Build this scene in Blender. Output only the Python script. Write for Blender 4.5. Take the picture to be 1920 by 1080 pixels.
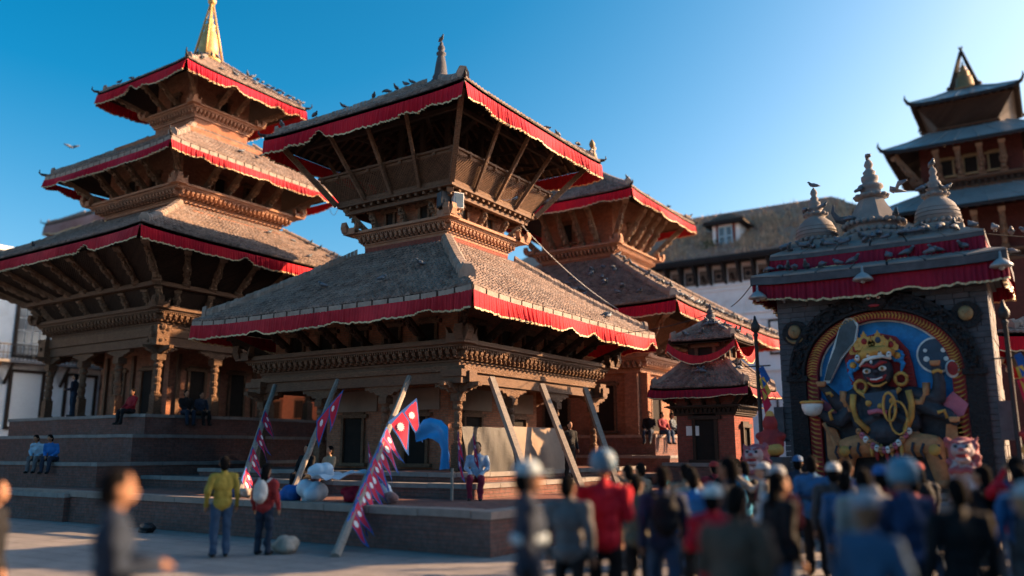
import bpy, math, random
import numpy as np
from mathutils import Vector, Matrix
R = math.radians
random.seed(7); rng = np.random.default_rng(7)
for o in list(bpy.data.objects): bpy.data.objects.remove(o)
S = bpy.context.scene; COL = S.collection

# ------------------------------------------------------------------ camera, sky, sun, exposure
EYE = 1.9
cd = bpy.data.cameras.new('camera'); cam = bpy.data.objects.new('camera', cd); COL.objects.link(cam)
cam.location = (0, 0, EYE); cam.rotation_euler = (R(90 + 11.104), 0, R(33.24))
cd.sensor_width = 36; cd.lens = 29.02; cd.clip_end = 3000; cd.clip_start = .05
cd.dof.use_dof = True; cd.dof.focus_distance = 23.5; cd.dof.aperture_fstop = .225
S.camera = cam
SUN_AZ, SUN_EL = 46.0, 21.5        # azimuth counter-clockwise from +X
W = bpy.data.worlds.new('World'); S.world = W; W.use_nodes = True
wn = W.node_tree.nodes; wl = W.node_tree.links
bg = wn['Background']; sky = wn.new('ShaderNodeTexSky'); sky.sky_type = 'NISHITA'; sky.sun_disc = False
sky.sun_elevation = R(SUN_EL); sky.sun_rotation = R(90 - SUN_AZ)
sky.altitude = 1300; sky.air_density = 1.0; sky.dust_density = 7; sky.ozone_density = 4
hs = wn.new('ShaderNodeHueSaturation'); hs.inputs['Hue'].default_value = .472
k1 = wn.new('ShaderNodeVectorMath'); k1.operation = 'SCALE'; k1.inputs['Scale'].default_value = .15
gm = wn.new('ShaderNodeGamma'); gm.inputs['Gamma'].default_value = 1.25
k2 = wn.new('ShaderNodeVectorMath'); k2.operation = 'SCALE'; k2.inputs['Scale'].default_value = 1 / .15
wl.new(sky.outputs[0], k1.inputs[0]); wl.new(k1.outputs[0], gm.inputs['Color']); wl.new(gm.outputs[0], k2.inputs[0])
bw = wn.new('ShaderNodeRGBToBW'); mr = wn.new('ShaderNodeMapRange'); wl.new(k2.outputs[0], bw.inputs[0]); wl.new(bw.outputs[0], mr.inputs['Value'])
mr.inputs['From Min'].default_value = .9; mr.inputs['From Max'].default_value = 2.3; mr.inputs['To Min'].default_value = 1.24; mr.inputs['To Max'].default_value = .8
wl.new(mr.outputs[0], hs.inputs['Saturation']); wl.new(k2.outputs[0], hs.inputs['Color']); wl.new(hs.outputs[0], bg.inputs['Color'])
bg.inputs['Strength'].default_value = .085
sd = bpy.data.lights.new('sun', 'SUN'); sd.energy = 5.0; sd.angle = R(.6); sd.color = (1, .62, .32)
sun = bpy.data.objects.new('sun', sd); COL.objects.link(sun)
sv = Vector((math.cos(R(SUN_AZ)) * math.cos(R(SUN_EL)), math.sin(R(SUN_AZ)) * math.cos(R(SUN_EL)), math.sin(R(SUN_EL))))
sun.rotation_euler = sv.to_track_quat('Z', 'Y').to_euler(); sun.location = (30, 10, 40)
vs = S.view_settings; vs.view_transform = 'Standard'; vs.look = 'None'; vs.exposure = 1.8; vs.gamma = 1

# ------------------------------------------------------------------ materials
MATS = {}
def nt(name):
    m = bpy.data.materials.new(name); m.use_nodes = True
    n = m.node_tree.nodes; l = m.node_tree.links
    MATS[name] = m
    return m, n, l, n['Principled BSDF']
def mixc(n, l, fac, a, b, mode='MIX'):
    x = n.new('ShaderNodeMix'); x.data_type = 'RGBA'; x.blend_type = mode
    for s, v in ((x.inputs[0], fac), (x.inputs[6], a), (x.inputs[7], b)):
        if hasattr(v, 'links'): l.new(v, s)
        else: s.default_value = v if isinstance(v, (int, float)) else (*v[:3], 1)
    return x.outputs[2]
def noise(n, l, vec, scale, detail=4, rough=.6):
    t = n.new('ShaderNodeTexNoise'); t.inputs['Scale'].default_value = scale
    t.inputs['Detail'].default_value = detail; t.inputs['Roughness'].default_value = rough
    if vec is not None: l.new(vec, t.inputs['Vector'])
    return t.outputs['Fac']
def ramp(n, l, fac, pts):
    r = n.new('ShaderNodeValToRGB'); e = r.color_ramp.elements
    while len(e) > 1: e.remove(e[0])
    e[0].position = pts[0][0]; e[0].color = (*pts[0][1], 1) if not isinstance(pts[0][1], (int, float)) else (pts[0][1],) * 3 + (1,)
    for p, c in pts[1:]:
        q = e.new(p); q.color = (*c, 1) if not isinstance(c, (int, float)) else (c, c, c, 1)
    l.new(fac, r.inputs[0]); return r.outputs[0]
def bump(n, l, b, h, strength=.4, dist=.02):
    x = n.new('ShaderNodeBump'); x.inputs['Strength'].default_value = strength; x.inputs['Distance'].default_value = dist
    l.new(h, x.inputs['Height']); l.new(x.outputs[0], b.inputs['Normal'])
def pos(n): return n.new('ShaderNodeNewGeometry')
def stretch(n, l, vec, s):
    m = n.new('ShaderNodeMapping'); m.inputs['Scale'].default_value = s; l.new(vec, m.inputs['Vector']); return m.outputs[0]
def pmat(name, c1, c2, scale=6, rough=.8, bs=.3, bd=.02, metal=0, dirt=None, dirt_amt=.5, island=0, fine=40, spec=.3):
    m, n, l, b = nt(name); g = pos(n)
    f = noise(n, l, g.outputs['Position'], scale, 5)
    f = ramp(n, l, f, [(.3, 0.), (.7, 1.)])
    c = mixc(n, l, f, c1, c2)
    if island:
        k = ramp(n, l, g.outputs['Random Per Island'], [(0, 1 - island), (1, 1 + island)])
        c = mixc(n, l, 1., c, k, 'MULTIPLY')
    if dirt:
        d = ramp(n, l, noise(n, l, g.outputs['Position'], scale * .23 + .3, 6, .7), [(.48, 0.), (.68, dirt_amt)])
        c = mixc(n, l, d, c, dirt)
    l.new(c, b.inputs['Base Color']); b.inputs['Roughness'].default_value = rough; b.inputs['Metallic'].default_value = metal
    b.inputs['Specular IOR Level'].default_value = spec
    if bs: bump(n, l, b, noise(n, l, g.outputs['Position'], fine, 5, .7), bs, bd)
    return m
def brickmat(name, c1, c2, mort, bw=.22, rh=.07, ms=.009, wash=None, wamt=.35, bd=.012):
    m, n, l, b = nt(name); g = pos(n)
    sp = n.new('ShaderNodeSeparateXYZ'); l.new(g.outputs['Position'], sp.inputs[0])
    ad = n.new('ShaderNodeMath'); l.new(sp.outputs[0], ad.inputs[0]); l.new(sp.outputs[1], ad.inputs[1])
    cb = n.new('ShaderNodeCombineXYZ'); l.new(ad.outputs[0], cb.inputs[0]); l.new(sp.outputs[2], cb.inputs[1])
    t = n.new('ShaderNodeTexBrick'); l.new(cb.outputs[0], t.inputs['Vector'])
    t.inputs['Scale'].default_value = 1; t.inputs['Brick Width'].default_value = bw; t.inputs['Row Height'].default_value = rh
    t.inputs['Mortar Size'].default_value = ms; t.inputs['Mortar Smooth'].default_value = .3
    t.inputs['Color1'].default_value = (*c1, 1); t.inputs['Color2'].default_value = (*c2, 1); t.inputs['Mortar'].default_value = (*mort, 1)
    w = ramp(n, l, noise(n, l, g.outputs['Position'], 1.1, 6, .7), [(.42, 0.), (.75, wamt)])
    c = mixc(n, l, w, t.outputs['Color'], wash or mort)
    v = ramp(n, l, noise(n, l, g.outputs['Position'], 9, 4, .7), [(.25, .62), (.75, 1.2)])
    c = mixc(n, l, 1., c, v, 'MULTIPLY')
    l.new(c, b.inputs['Base Color']); b.inputs['Roughness'].default_value = .92; b.inputs['Specular IOR Level'].default_value = .15
    iv = n.new('ShaderNodeMath'); iv.operation = 'SUBTRACT'; iv.inputs[0].default_value = 1; l.new(t.outputs['Fac'], iv.inputs[1])
    a2 = n.new('ShaderNodeMath'); l.new(iv.outputs[0], a2.inputs[0]); l.new(noise(n, l, g.outputs['Position'], 45, 4), a2.inputs[1])
    bump(n, l, b, a2.outputs[0], .8, bd)
    return m
def woodmat(name, c1, c2, rough=.75, carve=0, pale=None, pamt=.35):
    m, n, l, b = nt(name); g = pos(n)
    v1 = stretch(n, l, g.outputs['Position'], (5, 5, 22))
    f = noise(n, l, v1, 1.6, 6, .65)
    c = mixc(n, l, ramp(n, l, f, [(.3, 0.), (.7, 1.)]), c1, c2)
    k = ramp(n, l, g.outputs['Random Per Island'], [(0, .78), (1, 1.2)]); c = mixc(n, l, 1., c, k, 'MULTIPLY')
    if pale: c = mixc(n, l, ramp(n, l, noise(n, l, g.outputs['Position'], 2.2, 6, .75), [(.5, 0.), (.72, pamt)]), c, pale)
    l.new(c, b.inputs['Base Color']); b.inputs['Roughness'].default_value = rough; b.inputs['Specular IOR Level'].default_value = .25
    if carve:
        vo = n.new('ShaderNodeTexVoronoi'); vo.inputs['Scale'].default_value = carve; l.new(g.outputs['Position'], vo.inputs['Vector'])
        ad = n.new('ShaderNodeMath'); l.new(vo.outputs['Distance'], ad.inputs[0]); l.new(f, ad.inputs[1])
        bump(n, l, b, ad.outputs[0], .9, .03)
    else: bump(n, l, b, f, .45, .012)
    return m
def tilemat(name, cols, lichen, lamt=.5):
    m, n, l, b = nt(name); g = pos(n)
    k = len(cols); c = ramp(n, l, g.outputs['Random Per Island'], [(i / (k - 1), cols[i]) for i in range(k)])
    d = ramp(n, l, noise(n, l, g.outputs['Position'], 1.4, 7, .72), [(.45, 0.), (.66, lamt)])
    c = mixc(n, l, d, c, lichen)
    d2 = ramp(n, l, noise(n, l, g.outputs['Position'], 14, 4, .7), [(.3, .6), (.7, 1.15)])
    c = mixc(n, l, 1., c, d2, 'MULTIPLY')
    l.new(c, b.inputs['Base Color']); b.inputs['Roughness'].default_value = .85; b.inputs['Specular IOR Level'].default_value = .3
    bump(n, l, b, noise(n, l, g.outputs['Position'], 60, 3), .4, .01)
    return m
def clothmat(name, c1, c2, rough=.75, sheen=.3):
    m, n, l, b = nt(name); g = pos(n)
    c = mixc(n, l, ramp(n, l, noise(n, l, g.outputs['Position'], 1.3, 5), [(.35, 0.), (.65, 1.)]), c1, c2)
    fd = ramp(n, l, noise(n, l, stretch(n, l, g.outputs['Position'], (1, 1, .35)), 5, 6, .75), [(.5, 0.), (.8, .55)]); c = mixc(n, l, fd, c, tuple(x * .45 for x in c2))
    l.new(c, b.inputs['Base Color']); b.inputs['Roughness'].default_value = rough; b.inputs['Specular IOR Level'].default_value = .2
    if 'Sheen Weight' in b.inputs: b.inputs['Sheen Weight'].default_value = sheen
    v = stretch(n, l, g.outputs['Position'], (1, 1, .25)); bump(n, l, b, noise(n, l, v, 30, 3), .3, .01)
    return m
brickmat('brick', (.40, .16, .09), (.29, .11, .065), (.20, .14, .10), wash=(.34, .2, .14))
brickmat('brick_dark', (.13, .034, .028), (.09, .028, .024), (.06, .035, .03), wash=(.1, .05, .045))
brickmat('brick_red', (.30, .075, .055), (.23, .06, .045), (.16, .09, .07), wash=(.22, .1, .08))
brickmat('brick_plinth', (.21, .09, .072), (.15, .075, .064), (.1, .078, .07), bw=.26, rh=.08, wash=(.16, .13, .125), wamt=.55)
brickmat('stone_course', (.16, .15, .15), (.10, .095, .1), (.06, .055, .055), bw=.5, rh=.15, ms=.015, wash=(.2, .19, .19))
woodmat('wood', (.062, .033, .02), (.145, .078, .046), carve=0, pale=(.2, .12, .075))
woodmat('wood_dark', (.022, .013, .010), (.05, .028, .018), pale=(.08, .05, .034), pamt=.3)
woodmat('wood_carved', (.07, .038, .024), (.19, .105, .062), carve=26, pale=(.27, .17, .105), pamt=.5)
woodmat('wood_strut', (.11, .066, .042), (.27, .165, .105), carve=26, pale=(.34, .24, .165), pamt=.5)
woodmat('wood_grey', (.17, .145, .125), (.27, .235, .205), pale=(.33, .3, .27))
woodmat('wood_black', (.012, .012, .014), (.03, .028, .03), carve=22)
pmat('cornice_clay', (.38, .2, .12), (.27, .13, .08), 5, .85, .5, .015, dirt=(.15, .1, .08), dirt_amt=.6, island=.15)
tilemat('roof_tile', [(.085, .055, .044), (.17, .112, .088), (.25, .17, .135), (.13, .092, .078), (.2, .14, .115)], (.27, .225, .2), .5)
tilemat('roof_tile_brown', [(.24, .15, .11), (.33, .21, .155), (.4, .26, .2), (.28, .19, .15)], (.36, .28, .23), .5)
pmat('ridge', (.2, .14, .11), (.3, .23, .19), 5, .9, .5, dirt=(.12, .09, .075), island=.2)
pmat('eave_slab', (.24, .185, .15), (.33, .27, .225), 5, .9, .5, dirt=(.13, .1, .08), island=.25)
clothmat('cloth_red', (.52, .006, .018), (.40, .004, .018), sheen=0)
clothmat('cloth_red_worn', (.47, .022, .035), (.33, .012, .022), sheen=0)
clothmat('cloth_crimson', (.42, .004, .026), (.33, .003, .02), sheen=0)
clothmat('cloth_maroon', (.27, .008, .028), (.19, .006, .025), sheen=0)
clothmat('cloth_faded', (.28, .15, .14), (.22, .11, .1))
pmat('gold_trim', (.48, .34, .17), (.64, .5, .29), 20, .55, .2, island=.1)
pmat('gilt', (.66, .42, .16), (.48, .29, .10), 8, .5, .4, metal=.4, dirt=(.3, .2, .1))
pmat('gilt_dull', (.30, .2, .095), (.2, .135, .07), 8, .6, .3, metal=.3)
pmat('inside_shade', (.012, .009, .008), (.02, .015, .012), 4, .95, 0)
pmat('stone', (.25, .225, .21), (.17, .155, .15), 3, .9, .6, dirt=(.11, .1, .1), island=.2)
pmat('stone_warm', (.31, .235, .2), (.22, .165, .145), 3, .9, .6, dirt=(.14, .12, .11), island=.2)
pmat('stone_dark', (.085, .085, .095), (.05, .05, .057), 5, .85, .6, dirt=(.13, .125, .13), dirt_amt=.5, island=.3)
pmat('plaster_white', (.82, .82, .81), (.74, .74, .73), 2, .9, .25, dirt=(.5, .47, .43), dirt_amt=.4)
pmat('plaster_beige', (.27, .2, .155), (.2, .15, .12), 2, .9, .3, dirt=(.25, .2, .17))
pmat('metal_sheet', (.30, .325, .34), (.22, .25, .265), 2.5, .42, .15, metal=.35, dirt=(.2, .19, .18), dirt_amt=.5, island=.15)
pmat('iron', (.025, .025, .028), (.05, .045, .042), 9, .55, .3, metal=.5)
pmat('glass', (.05, .07, .085), (.08, .10, .12), 3, .12, 0, spec=.6)
pmat('paint_white', (.74, .74, .72), (.68, .67, .65), 8, .6, .15)
pmat('window_blue', (.42, .58, .64), (.36, .52, .6), 8, .6, .15)
pmat('grass_dry', (.6, .42, .29), (.44, .30, .2), 2, .9, 0, island=.35)
pmat('leaf', (.05, .085, .03), (.09, .13, .045), 4, .7, 0, island=.4)
pmat('hemp', (.26, .22, .18), (.34, .29, .25), 10, .9, .2)
pmat('wire_black', (.015, .015, .016), (.02, .02, .02), 10, .6, 0)
pmat('wire_white', (.5, .48, .45), (.6, .57, .52), 10, .7, 0)
M = MATS

# ------------------------------------------------------------------ mesh helpers
class MB:
    def __init__(s): s.v = []; s.f = []; s.m = []
    def add(s, v, f, mi=0):
        b = len(s.v); s.v += [tuple(p) for p in v]; s.f += [tuple(i + b for i in q) for q in f]; s.m += [mi] * len(f)
    def hexa(s, p, mi=0):
        s.add(p, [(0, 3, 2, 1), (4, 5, 6, 7), (0, 1, 5, 4), (1, 2, 6, 5), (2, 3, 7, 6), (3, 0, 4, 7)], mi)
    def box(s, x0, y0, z0, x1, y1, z1, mi=0):
        s.hexa([(x0, y0, z0), (x1, y0, z0), (x1, y1, z0), (x0, y1, z0), (x0, y0, z1), (x1, y0, z1), (x1, y1, z1), (x0, y1, z1)], mi)
    def slab(s, hx, hy, z0, z1, mi=0): s.box(-hx, -hy, z0, hx, hy, z1, mi)
    def frust(s, a, z0, b, z1, mi=0):
        s.hexa([(-a[0], -a[1], z0), (a[0], -a[1], z0), (a[0], a[1], z0), (-a[0], a[1], z0), (-b[0], -b[1], z1), (b[0], -b[1], z1), (b[0], b[1], z1), (-b[0], b[1], z1)], mi)
    def beam(s, p, q, w, h, mi=0, up=(0, 0, 1)):
        p = Vector(p); q = Vector(q); d = (q - p).normalized(); u = Vector(up)
        if abs(d.dot(u)) > .98: u = Vector((0, 1, 0))
        a = d.cross(u).normalized(); b = a.cross(d)
        a = a * w / 2; b = b * h / 2
        s.hexa([p - a - b, p + a - b, p + a + b, p - a + b, q - a - b, q + a - b, q + a + b, q - a + b], mi)
    def tube(s, pts, rad, n=8, mi=0, flat=None, cap=True):
        pts = [Vector(p) for p in pts]; k = len(pts); vs = []
        for i, p in enumerate(pts):
            d = (pts[min(i + 1, k - 1)] - pts[max(i - 1, 0)]).normalized()
            u = Vector((0, 0, 1)) if abs(d.z) < .9 else Vector((0, 1, 0))
            a = d.cross(u).normalized(); b = a.cross(d)
            r = rad[i] if hasattr(rad, '__len__') else rad
            ra, rb = r if hasattr(r, '__len__') else (r, r)
            for j in range(n):
                t = 2 * math.pi * j / n
                vs.append(p + a * (ra * math.cos(t)) + b * (rb * math.sin(t)))
        fs = [(i * n + j, i * n + (j + 1) % n, (i + 1) * n + (j + 1) % n, (i + 1) * n + j) for i in range(k - 1) for j in range(n)]
        if cap: fs += [tuple(range(n))[::-1], tuple((k - 1) * n + j for j in range(n))]
        s.add(vs, fs, mi)
    def lathe(s, prof, n=16, c=(0, 0, 0), mi=0, rot=0, sx=1, sy=1):
        vs = [(c[0] + r * math.cos(rot + 2 * math.pi * j / n) * sx, c[1] + r * math.sin(rot + 2 * math.pi * j / n) * sy, c[2] + z) for r, z in prof for j in range(n)]
        k = len(prof)
        fs = [(i * n + j, i * n + (j + 1) % n, (i + 1) * n + (j + 1) % n, (i + 1) * n + j) for i in range(k - 1) for j in range(n)]
        fs += [tuple(range(n))[::-1], tuple((k - 1) * n + j for j in range(n))]
        s.add(vs, fs, mi)
    def ell(s, c, r, n=10, m=6, mi=0, mat=None):
        vs = []; c = Vector(c)
        for i in range(m + 1):
            a = math.pi * i / m - math.pi / 2; ca = max(math.cos(a), .02)
            for j in range(n):
                t = 2 * math.pi * j / n
                q = Vector((r[0] * ca * math.cos(t), r[1] * ca * math.sin(t), r[2] * math.sin(a)))
                vs.append(c + (mat @ q if mat else q))
        fs = [(i * n + j, i * n + (j + 1) % n, (i + 1) * n + (j + 1) % n, (i + 1) * n + j) for i in range(m) for j in range(n)]
        fs += [tuple(range(n))[::-1], tuple(m * n + j for j in range(n))]
        s.add(vs, fs, mi)
    def prism(s, poly, fn0, fn1, mi=0):
        k = len(poly); vs = [fn0(p) for p in poly] + [fn1(p) for p in poly]
        fs = [tuple(range(k))[::-1], tuple(range(k, 2 * k))] + [(i, (i + 1) % k, k + (i + 1) % k, k + i) for i in range(k)]
        s.add(vs, fs, mi)
    def prism_y(s, poly, y0, y1, mi=0): s.prism(poly, lambda p: (p[0], y0, p[1]), lambda p: (p[0], y1, p[1]), mi)
    def mesh(s, name, mats, smooth=False):
        me = bpy.data.meshes.new(name); me.from_pydata(s.v, [], s.f)
        for m in (mats if isinstance(mats, (list, tuple)) else [mats]): me.materials.append(M[m] if isinstance(m, str) else m)
        if len(set(s.m)) > 1: me.polygons.foreach_set('material_index', s.m)
        if smooth: me.polygons.foreach_set('use_smooth', [True] * len(me.polygons))
        me.update(); return me
    def build(s, name, mats, parent=None, loc=(0, 0, 0), smooth=False, kind=None, rz=0):
        return obj(name, s.mesh(name, mats, smooth), parent, loc, kind, rz)
def obj(name, me, parent=None, loc=(0, 0, 0), kind=None, rz=0):
    o = bpy.data.objects.new(name, me); COL.objects.link(o); o.location = loc
    if rz: o.rotation_euler[2] = rz
    if parent: o.parent = parent
    if kind: o['kind'] = kind
    return o
def tag(o, label, cat, group=None, kind=None):
    o['label'] = label; o['category'] = cat
    if group: o['group'] = group
    if kind: o['kind'] = kind
    return o
def thing(name, label, cat, loc=(0, 0, 0), rz=0, group=None):
    o = bpy.data.objects.new(name, None); COL.objects.link(o); o.location = loc; o.rotation_euler[2] = rz; o.empty_display_size = .2
    return tag(o, label, cat, group)
UNIT = {}
def unit(mat):
    if mat not in UNIT:
        b = MB(); b.box(-.5, -.5, -.5, .5, .5, .5); UNIT[mat] = b.mesh('block_' + mat, mat)
    return UNIT[mat]
def block(name, x0, y0, z0, x1, y1, z1, mat, parent=None):
    o = obj(name, unit(mat), parent, ((x0 + x1) / 2, (y0 + y1) / 2, (z0 + z1) / 2)); o.scale = (x1 - x0, y1 - y0, z1 - z0); return o
def bar(name, p, q, w, h, mat, parent=None, mesh=None, up=(0, 0, 1), roll=0):
    p = Vector(p); q = Vector(q); d = q - p; L = d.length; d.normalize(); u = Vector(up)
    if abs(d.dot(u)) > .98: u = Vector((0, 1, 0))
    a = d.cross(u).normalized(); b = a.cross(d)
    Mx = Matrix((a, d, b)).transposed().to_4x4(); Mx.translation = (p + q) / 2
    o = obj(name, mesh or unit(mat), parent)
    o.matrix_local = Mx @ Matrix.Diagonal((w, L, h, 1)); return o
def side(k, a, d, z):
    return ((a, -d, z), (d, a, z), (-a, d, z), (-d, -a, z))[k]
def dims(k, hx, hy): return (hx, hy) if k % 2 == 0 else (hy, hx)

# ------------------------------------------------------------------ pagoda building kit
class Roof:
    def __init__(s, hx, hy, ze, tx, ty, zt, up=.12, curv=.18):
        s.h = (hx, hy); s.t = (tx, ty); s.ze = ze; s.zt = zt; s.up = up; s.curv = curv
    def pt(s, k, u, v, off=0.):           # u in -1..1 along, v 0..1 up the slope
        ha, ho = dims(k, *s.h); ta, to = dims(k, *s.t)
        w = ha + (ta - ha) * v; d = ho + (to - ho) * v
        z = s.ze + (s.zt - s.ze) * (v - s.curv * v * (1 - v)) + s.up * abs(u) ** 6 * (1 - v) ** 3 + off
        return side(k, u * w, d, z)
    def slope_len(s, k):
        return math.hypot(dims(k, *s.h)[1] - dims(k, *s.t)[1], s.zt - s.ze)

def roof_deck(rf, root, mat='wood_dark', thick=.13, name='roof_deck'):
    b = MB(); nu, nv = 12, 5
    for k in range(4):
        for off in (-.03, -.03 - thick):
            vs = [rf.pt(k, -1 + 2 * i / nu, j / nv, off) for j in range(nv + 1) for i in range(nu + 1)]
            fs = [(j * (nu + 1) + i, j * (nu + 1) + i + 1, (j + 1) * (nu + 1) + i + 1, (j + 1) * (nu + 1) + i) for j in range(nv) for i in range(nu)]
            if off < -.1: fs = [f[::-1] for f in fs]
            b.add(vs, fs)
        vs = [rf.pt(k, -1 + 2 * i / nu, 0, o) for o in (-.03 - thick, -.03) for i in range(nu + 1)]
        b.add(vs, [(i, i + 1, nu + 2 + i, nu + 1 + i) for i in range(nu)])
    return b.build(name, mat, root)

def roof_tiles(rf, root, mat='roof_tile', tw=.165, tl=.215, sides=(0, 1, 2, 3), jit=.0045):
    for k in sides:
        L = rf.slope_len(k); nc = max(3, int(L / tl)); V = []; Fc = []
        ha = dims(k, *rf.h)[0]; ta = dims(k, *rf.t)[0]
        for c in range(nc):
            v0 = max(0, (c - .12) / nc); v1 = min(1, (c + 1.0) / nc)
            w = ha + (ta - ha) * v0; n = max(2, int(2 * w / tw)); ph = rng.random() * .3 if c % 2 else .5 + rng.random() * .3
            edges = -1 + 2 * (np.arange(n + 1)) / n + (ph - .4) * .8 / n
            sag = .02 * math.sin(c * 1.7)
            for i in range(n):
                u0, u1 = max(-1, edges[i]), min(1, edges[i + 1])
                if u1 - u0 < .2 / n: continue
                um = (u0 + u1) / 2; j1, j2, j3 = rng.normal(0, jit, 3)
                dv = j2 * .25
                f0 = rf.pt(k, u0, max(-.01, v0 + dv), .03 + j1); fm = rf.pt(k, um, max(-.01, v0 + dv), .068 + j3 + j1); f1 = rf.pt(k, u1, max(-.01, v0 + dv), .03 + j1)
                b0 = rf.pt(k, u0, v1, -.012); bm = rf.pt(k, um, v1, .02); b1 = rf.pt(k, u1, v1, -.012)
                l0 = (f0[0], f0[1], f0[2] - .055); l1 = (f1[0], f1[1], f1[2] - .055); lm = (fm[0], fm[1], fm[2] - .07)
                q = len(V); V += [f0, fm, f1, b0, bm, b1, l0, lm, l1]
                Fc += [(q, q + 1, q + 4, q + 3), (q + 1, q + 2, q + 5, q + 4), (q + 6, q + 7, q + 1, q), (q + 7, q + 8, q + 2, q + 1)]
        b = MB(); b.v = V; b.f = Fc; b.m = [0] * len(Fc)
        b.build('roof_tiles', mat, root, kind='stuff')

def hip_ridges(rf, root, corners=(0, 1, 2, 3), w=.15, h=.16, v0=.06, v1=1.0, mat='ridge', comb=True, seg=.13, endh=.1):
    for c in corners:                     # corner c sits between side c (u=+1) and side c+1 (u=-1)
        p0 = Vector(rf.pt(c, 1, v0)); p1 = Vector(rf.pt(c, 1, v1)); L = (p1 - p0).length
        n = max(3, int(L / seg)); b = MB()
        dh = Vector((p1.x - p0.x, p1.y - p0.y, 0)).normalized(); a = Vector((-dh.y, dh.x, 0))
        for i in range(n):
            va = v0 + (v1 - v0) * i / n; vb = v0 + (v1 - v0) * (i + .93) / n
            A = Vector(rf.pt(c, 1, va)); B = Vector(rf.pt(c, 1, vb)); hh = h * (1 + (random.uniform(-.1, .12) if comb else 0)); ww = w * (1 + random.uniform(-.06, .06))
            if i == 0: hh += endh; ww *= 1.12
            z = Vector((0, 0, 1))
            pr = [(-1, -.5), (-.92, .45), (-.45, 1), (.45, 1), (.92, .45), (1, -.5)]
            vs = [A + a * (x * ww) + z * (y * hh) for x, y in pr] + [B + a * (x * ww) + z * (y * hh) for x, y in pr]
            b.add(vs, [tuple(range(6))[::-1], tuple(range(6, 12))] + [(q, (q + 1) % 6, 6 + (q + 1) % 6, 6 + q) for q in range(6)])
        b.build('hip_ridge', mat, root)

def valance(rf, root, k, drop=.4, mat='cloth_red', out=.03, zoff=-.2, pitch=.11, u0=-1, u1=1, sag=0, snag=None, trim='gold_trim', seed=0, name='valance'):
    r = random.Random(seed * 31 + k * 7 + 5)
    if mat == 'cloth_red': mat = ('cloth_red', 'cloth_red_worn', 'cloth_crimson')[(seed + 2 * k) % 3]
    ha = dims(k, *rf.h)[0]; Lw = (u1 - u0) * ha; n = int(Lw / .028)
    snag = snag + [(r.uniform(-.95, .95), r.uniform(.04, .12)) for _ in range(3)] if snag is not None else [(r.uniform(-.9, .9), r.uniform(.12, .3)) for _ in range(r.randint(1, 3))]
    ph = [r.uniform(0, 6.28) for _ in range(6)]
    def row(fz, amp):
        out_ = []
        for i in range(n + 1):
            f = i / n; u = u0 + (u1 - u0) * f; x = f * Lw
            w = math.sin(x * 6.283 / pitch + 1.3 * math.sin(x * 2.1 + ph[0])) + .5 * math.sin(x * 6.283 / (pitch * 2.3) + ph[1]) + .5 * math.sin(x * 6.283 / (pitch * .62) + ph[4])
            sc = .05 * math.sin(x * 1.3 + ph[2]) * math.sin(x * .37 + ph[4]) + .035 * math.sin(x * 5.3 + ph[3]) * math.sin(x * .9 + ph[0]) + .025 * abs(math.sin(x * 8.1 + ph[5])) + .03 * math.sin(x * 23 + ph[1]) * math.sin(x * 2.1 + ph[2])
            lift = sum(a * math.exp(-((u - s_) * ha / .28) ** 2) for s_, a in snag)
            d = drop * (1 + sc * 1.3) * (1 - min(.85, lift * 2)) * fz
            z = zoff - d - sag * (1 - (2 * f - 1) ** 2)
            p = rf.pt(k, u, 0, z); o = out + amp * w * (.022) * (1 + .6 * math.sin(x * 1.3 + ph[3])) + .05 * fz + .04 * fz * math.sin(x * 1.9 + ph[0])
            dx, dy, _ = side(k, 0, o, 0)
            out_.append((p[0] + dx, p[1] + dy, p[2]))
        return out_
    rows = [row(0, .35), row(.35, .8), row(.7, 1.1), row(.94, 1.25)]
    b = MB(); m = n + 1; V = sum(rows, [])
    b.add(V, [(j * m + i, (j + 1) * m + i, (j + 1) * m + i + 1, j * m + i + 1) for j in range(3) for i in range(n)])
    c = b.build(name, mat, root, smooth=True)
    t = MB(); e = [Vector(p) for p in row(.93, 1.25)]; e2 = [Vector(p) for p in row(1.035, 1.35)]
    ov = Vector(side(k, 0, .008, 0)); V = [p + ov for p in e] + [p + ov for p in e2]
    t.add(V, [(i, m + i, m + i + 1, i + 1) for i in range(n)])
    t.build('gold_fringe', trim, c, smooth=True)
    return c

def eave_slabs(rf, root, sides=(0, 1), w=.5, h=.16, out=.02, zoff=-.06, mat='eave_slab', depth=.18):
    for k in sides:
        ha = dims(k, *rf.h)[0]; n = int(2 * ha / w)
        for i in range(n):
            ua, ub = -1 + 2 * i / n + .006, -1 + 2 * (i + 1) / n - .006
            A = Vector(rf.pt(k, ua, 0, zoff)); B = Vector(rf.pt(k, ub, 0, zoff)); o = Vector(side(k, 0, out - depth / 2 + random.uniform(-.008, .008), 0))
            bar('eave_slab', A + o + Vector((0, 0, -h / 2)), B + o + Vector((0, 0, -h / 2 + random.uniform(-.008, .008))), depth, h, mat, root)

def eave_board(rf, root, sides=(0, 1, 2, 3), h=.1, out=.0, zoff=-.05, mat='wood_dark', d=.1):
    for k in sides:
        n = 10
        b = MB(); o = Vector(side(k, 0, out - d / 2, 0))
        for i in range(n):
            A = Vector(rf.pt(k, -1 + 2 * i / n, 0, zoff - h / 2)) + o; B = Vector(rf.pt(k, -1 + 2 * (i + 1) / n, 0, zoff - h / 2)) + o
            b.beam(A, B, d, h)
        b.build('eave_board', mat, root)

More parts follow.
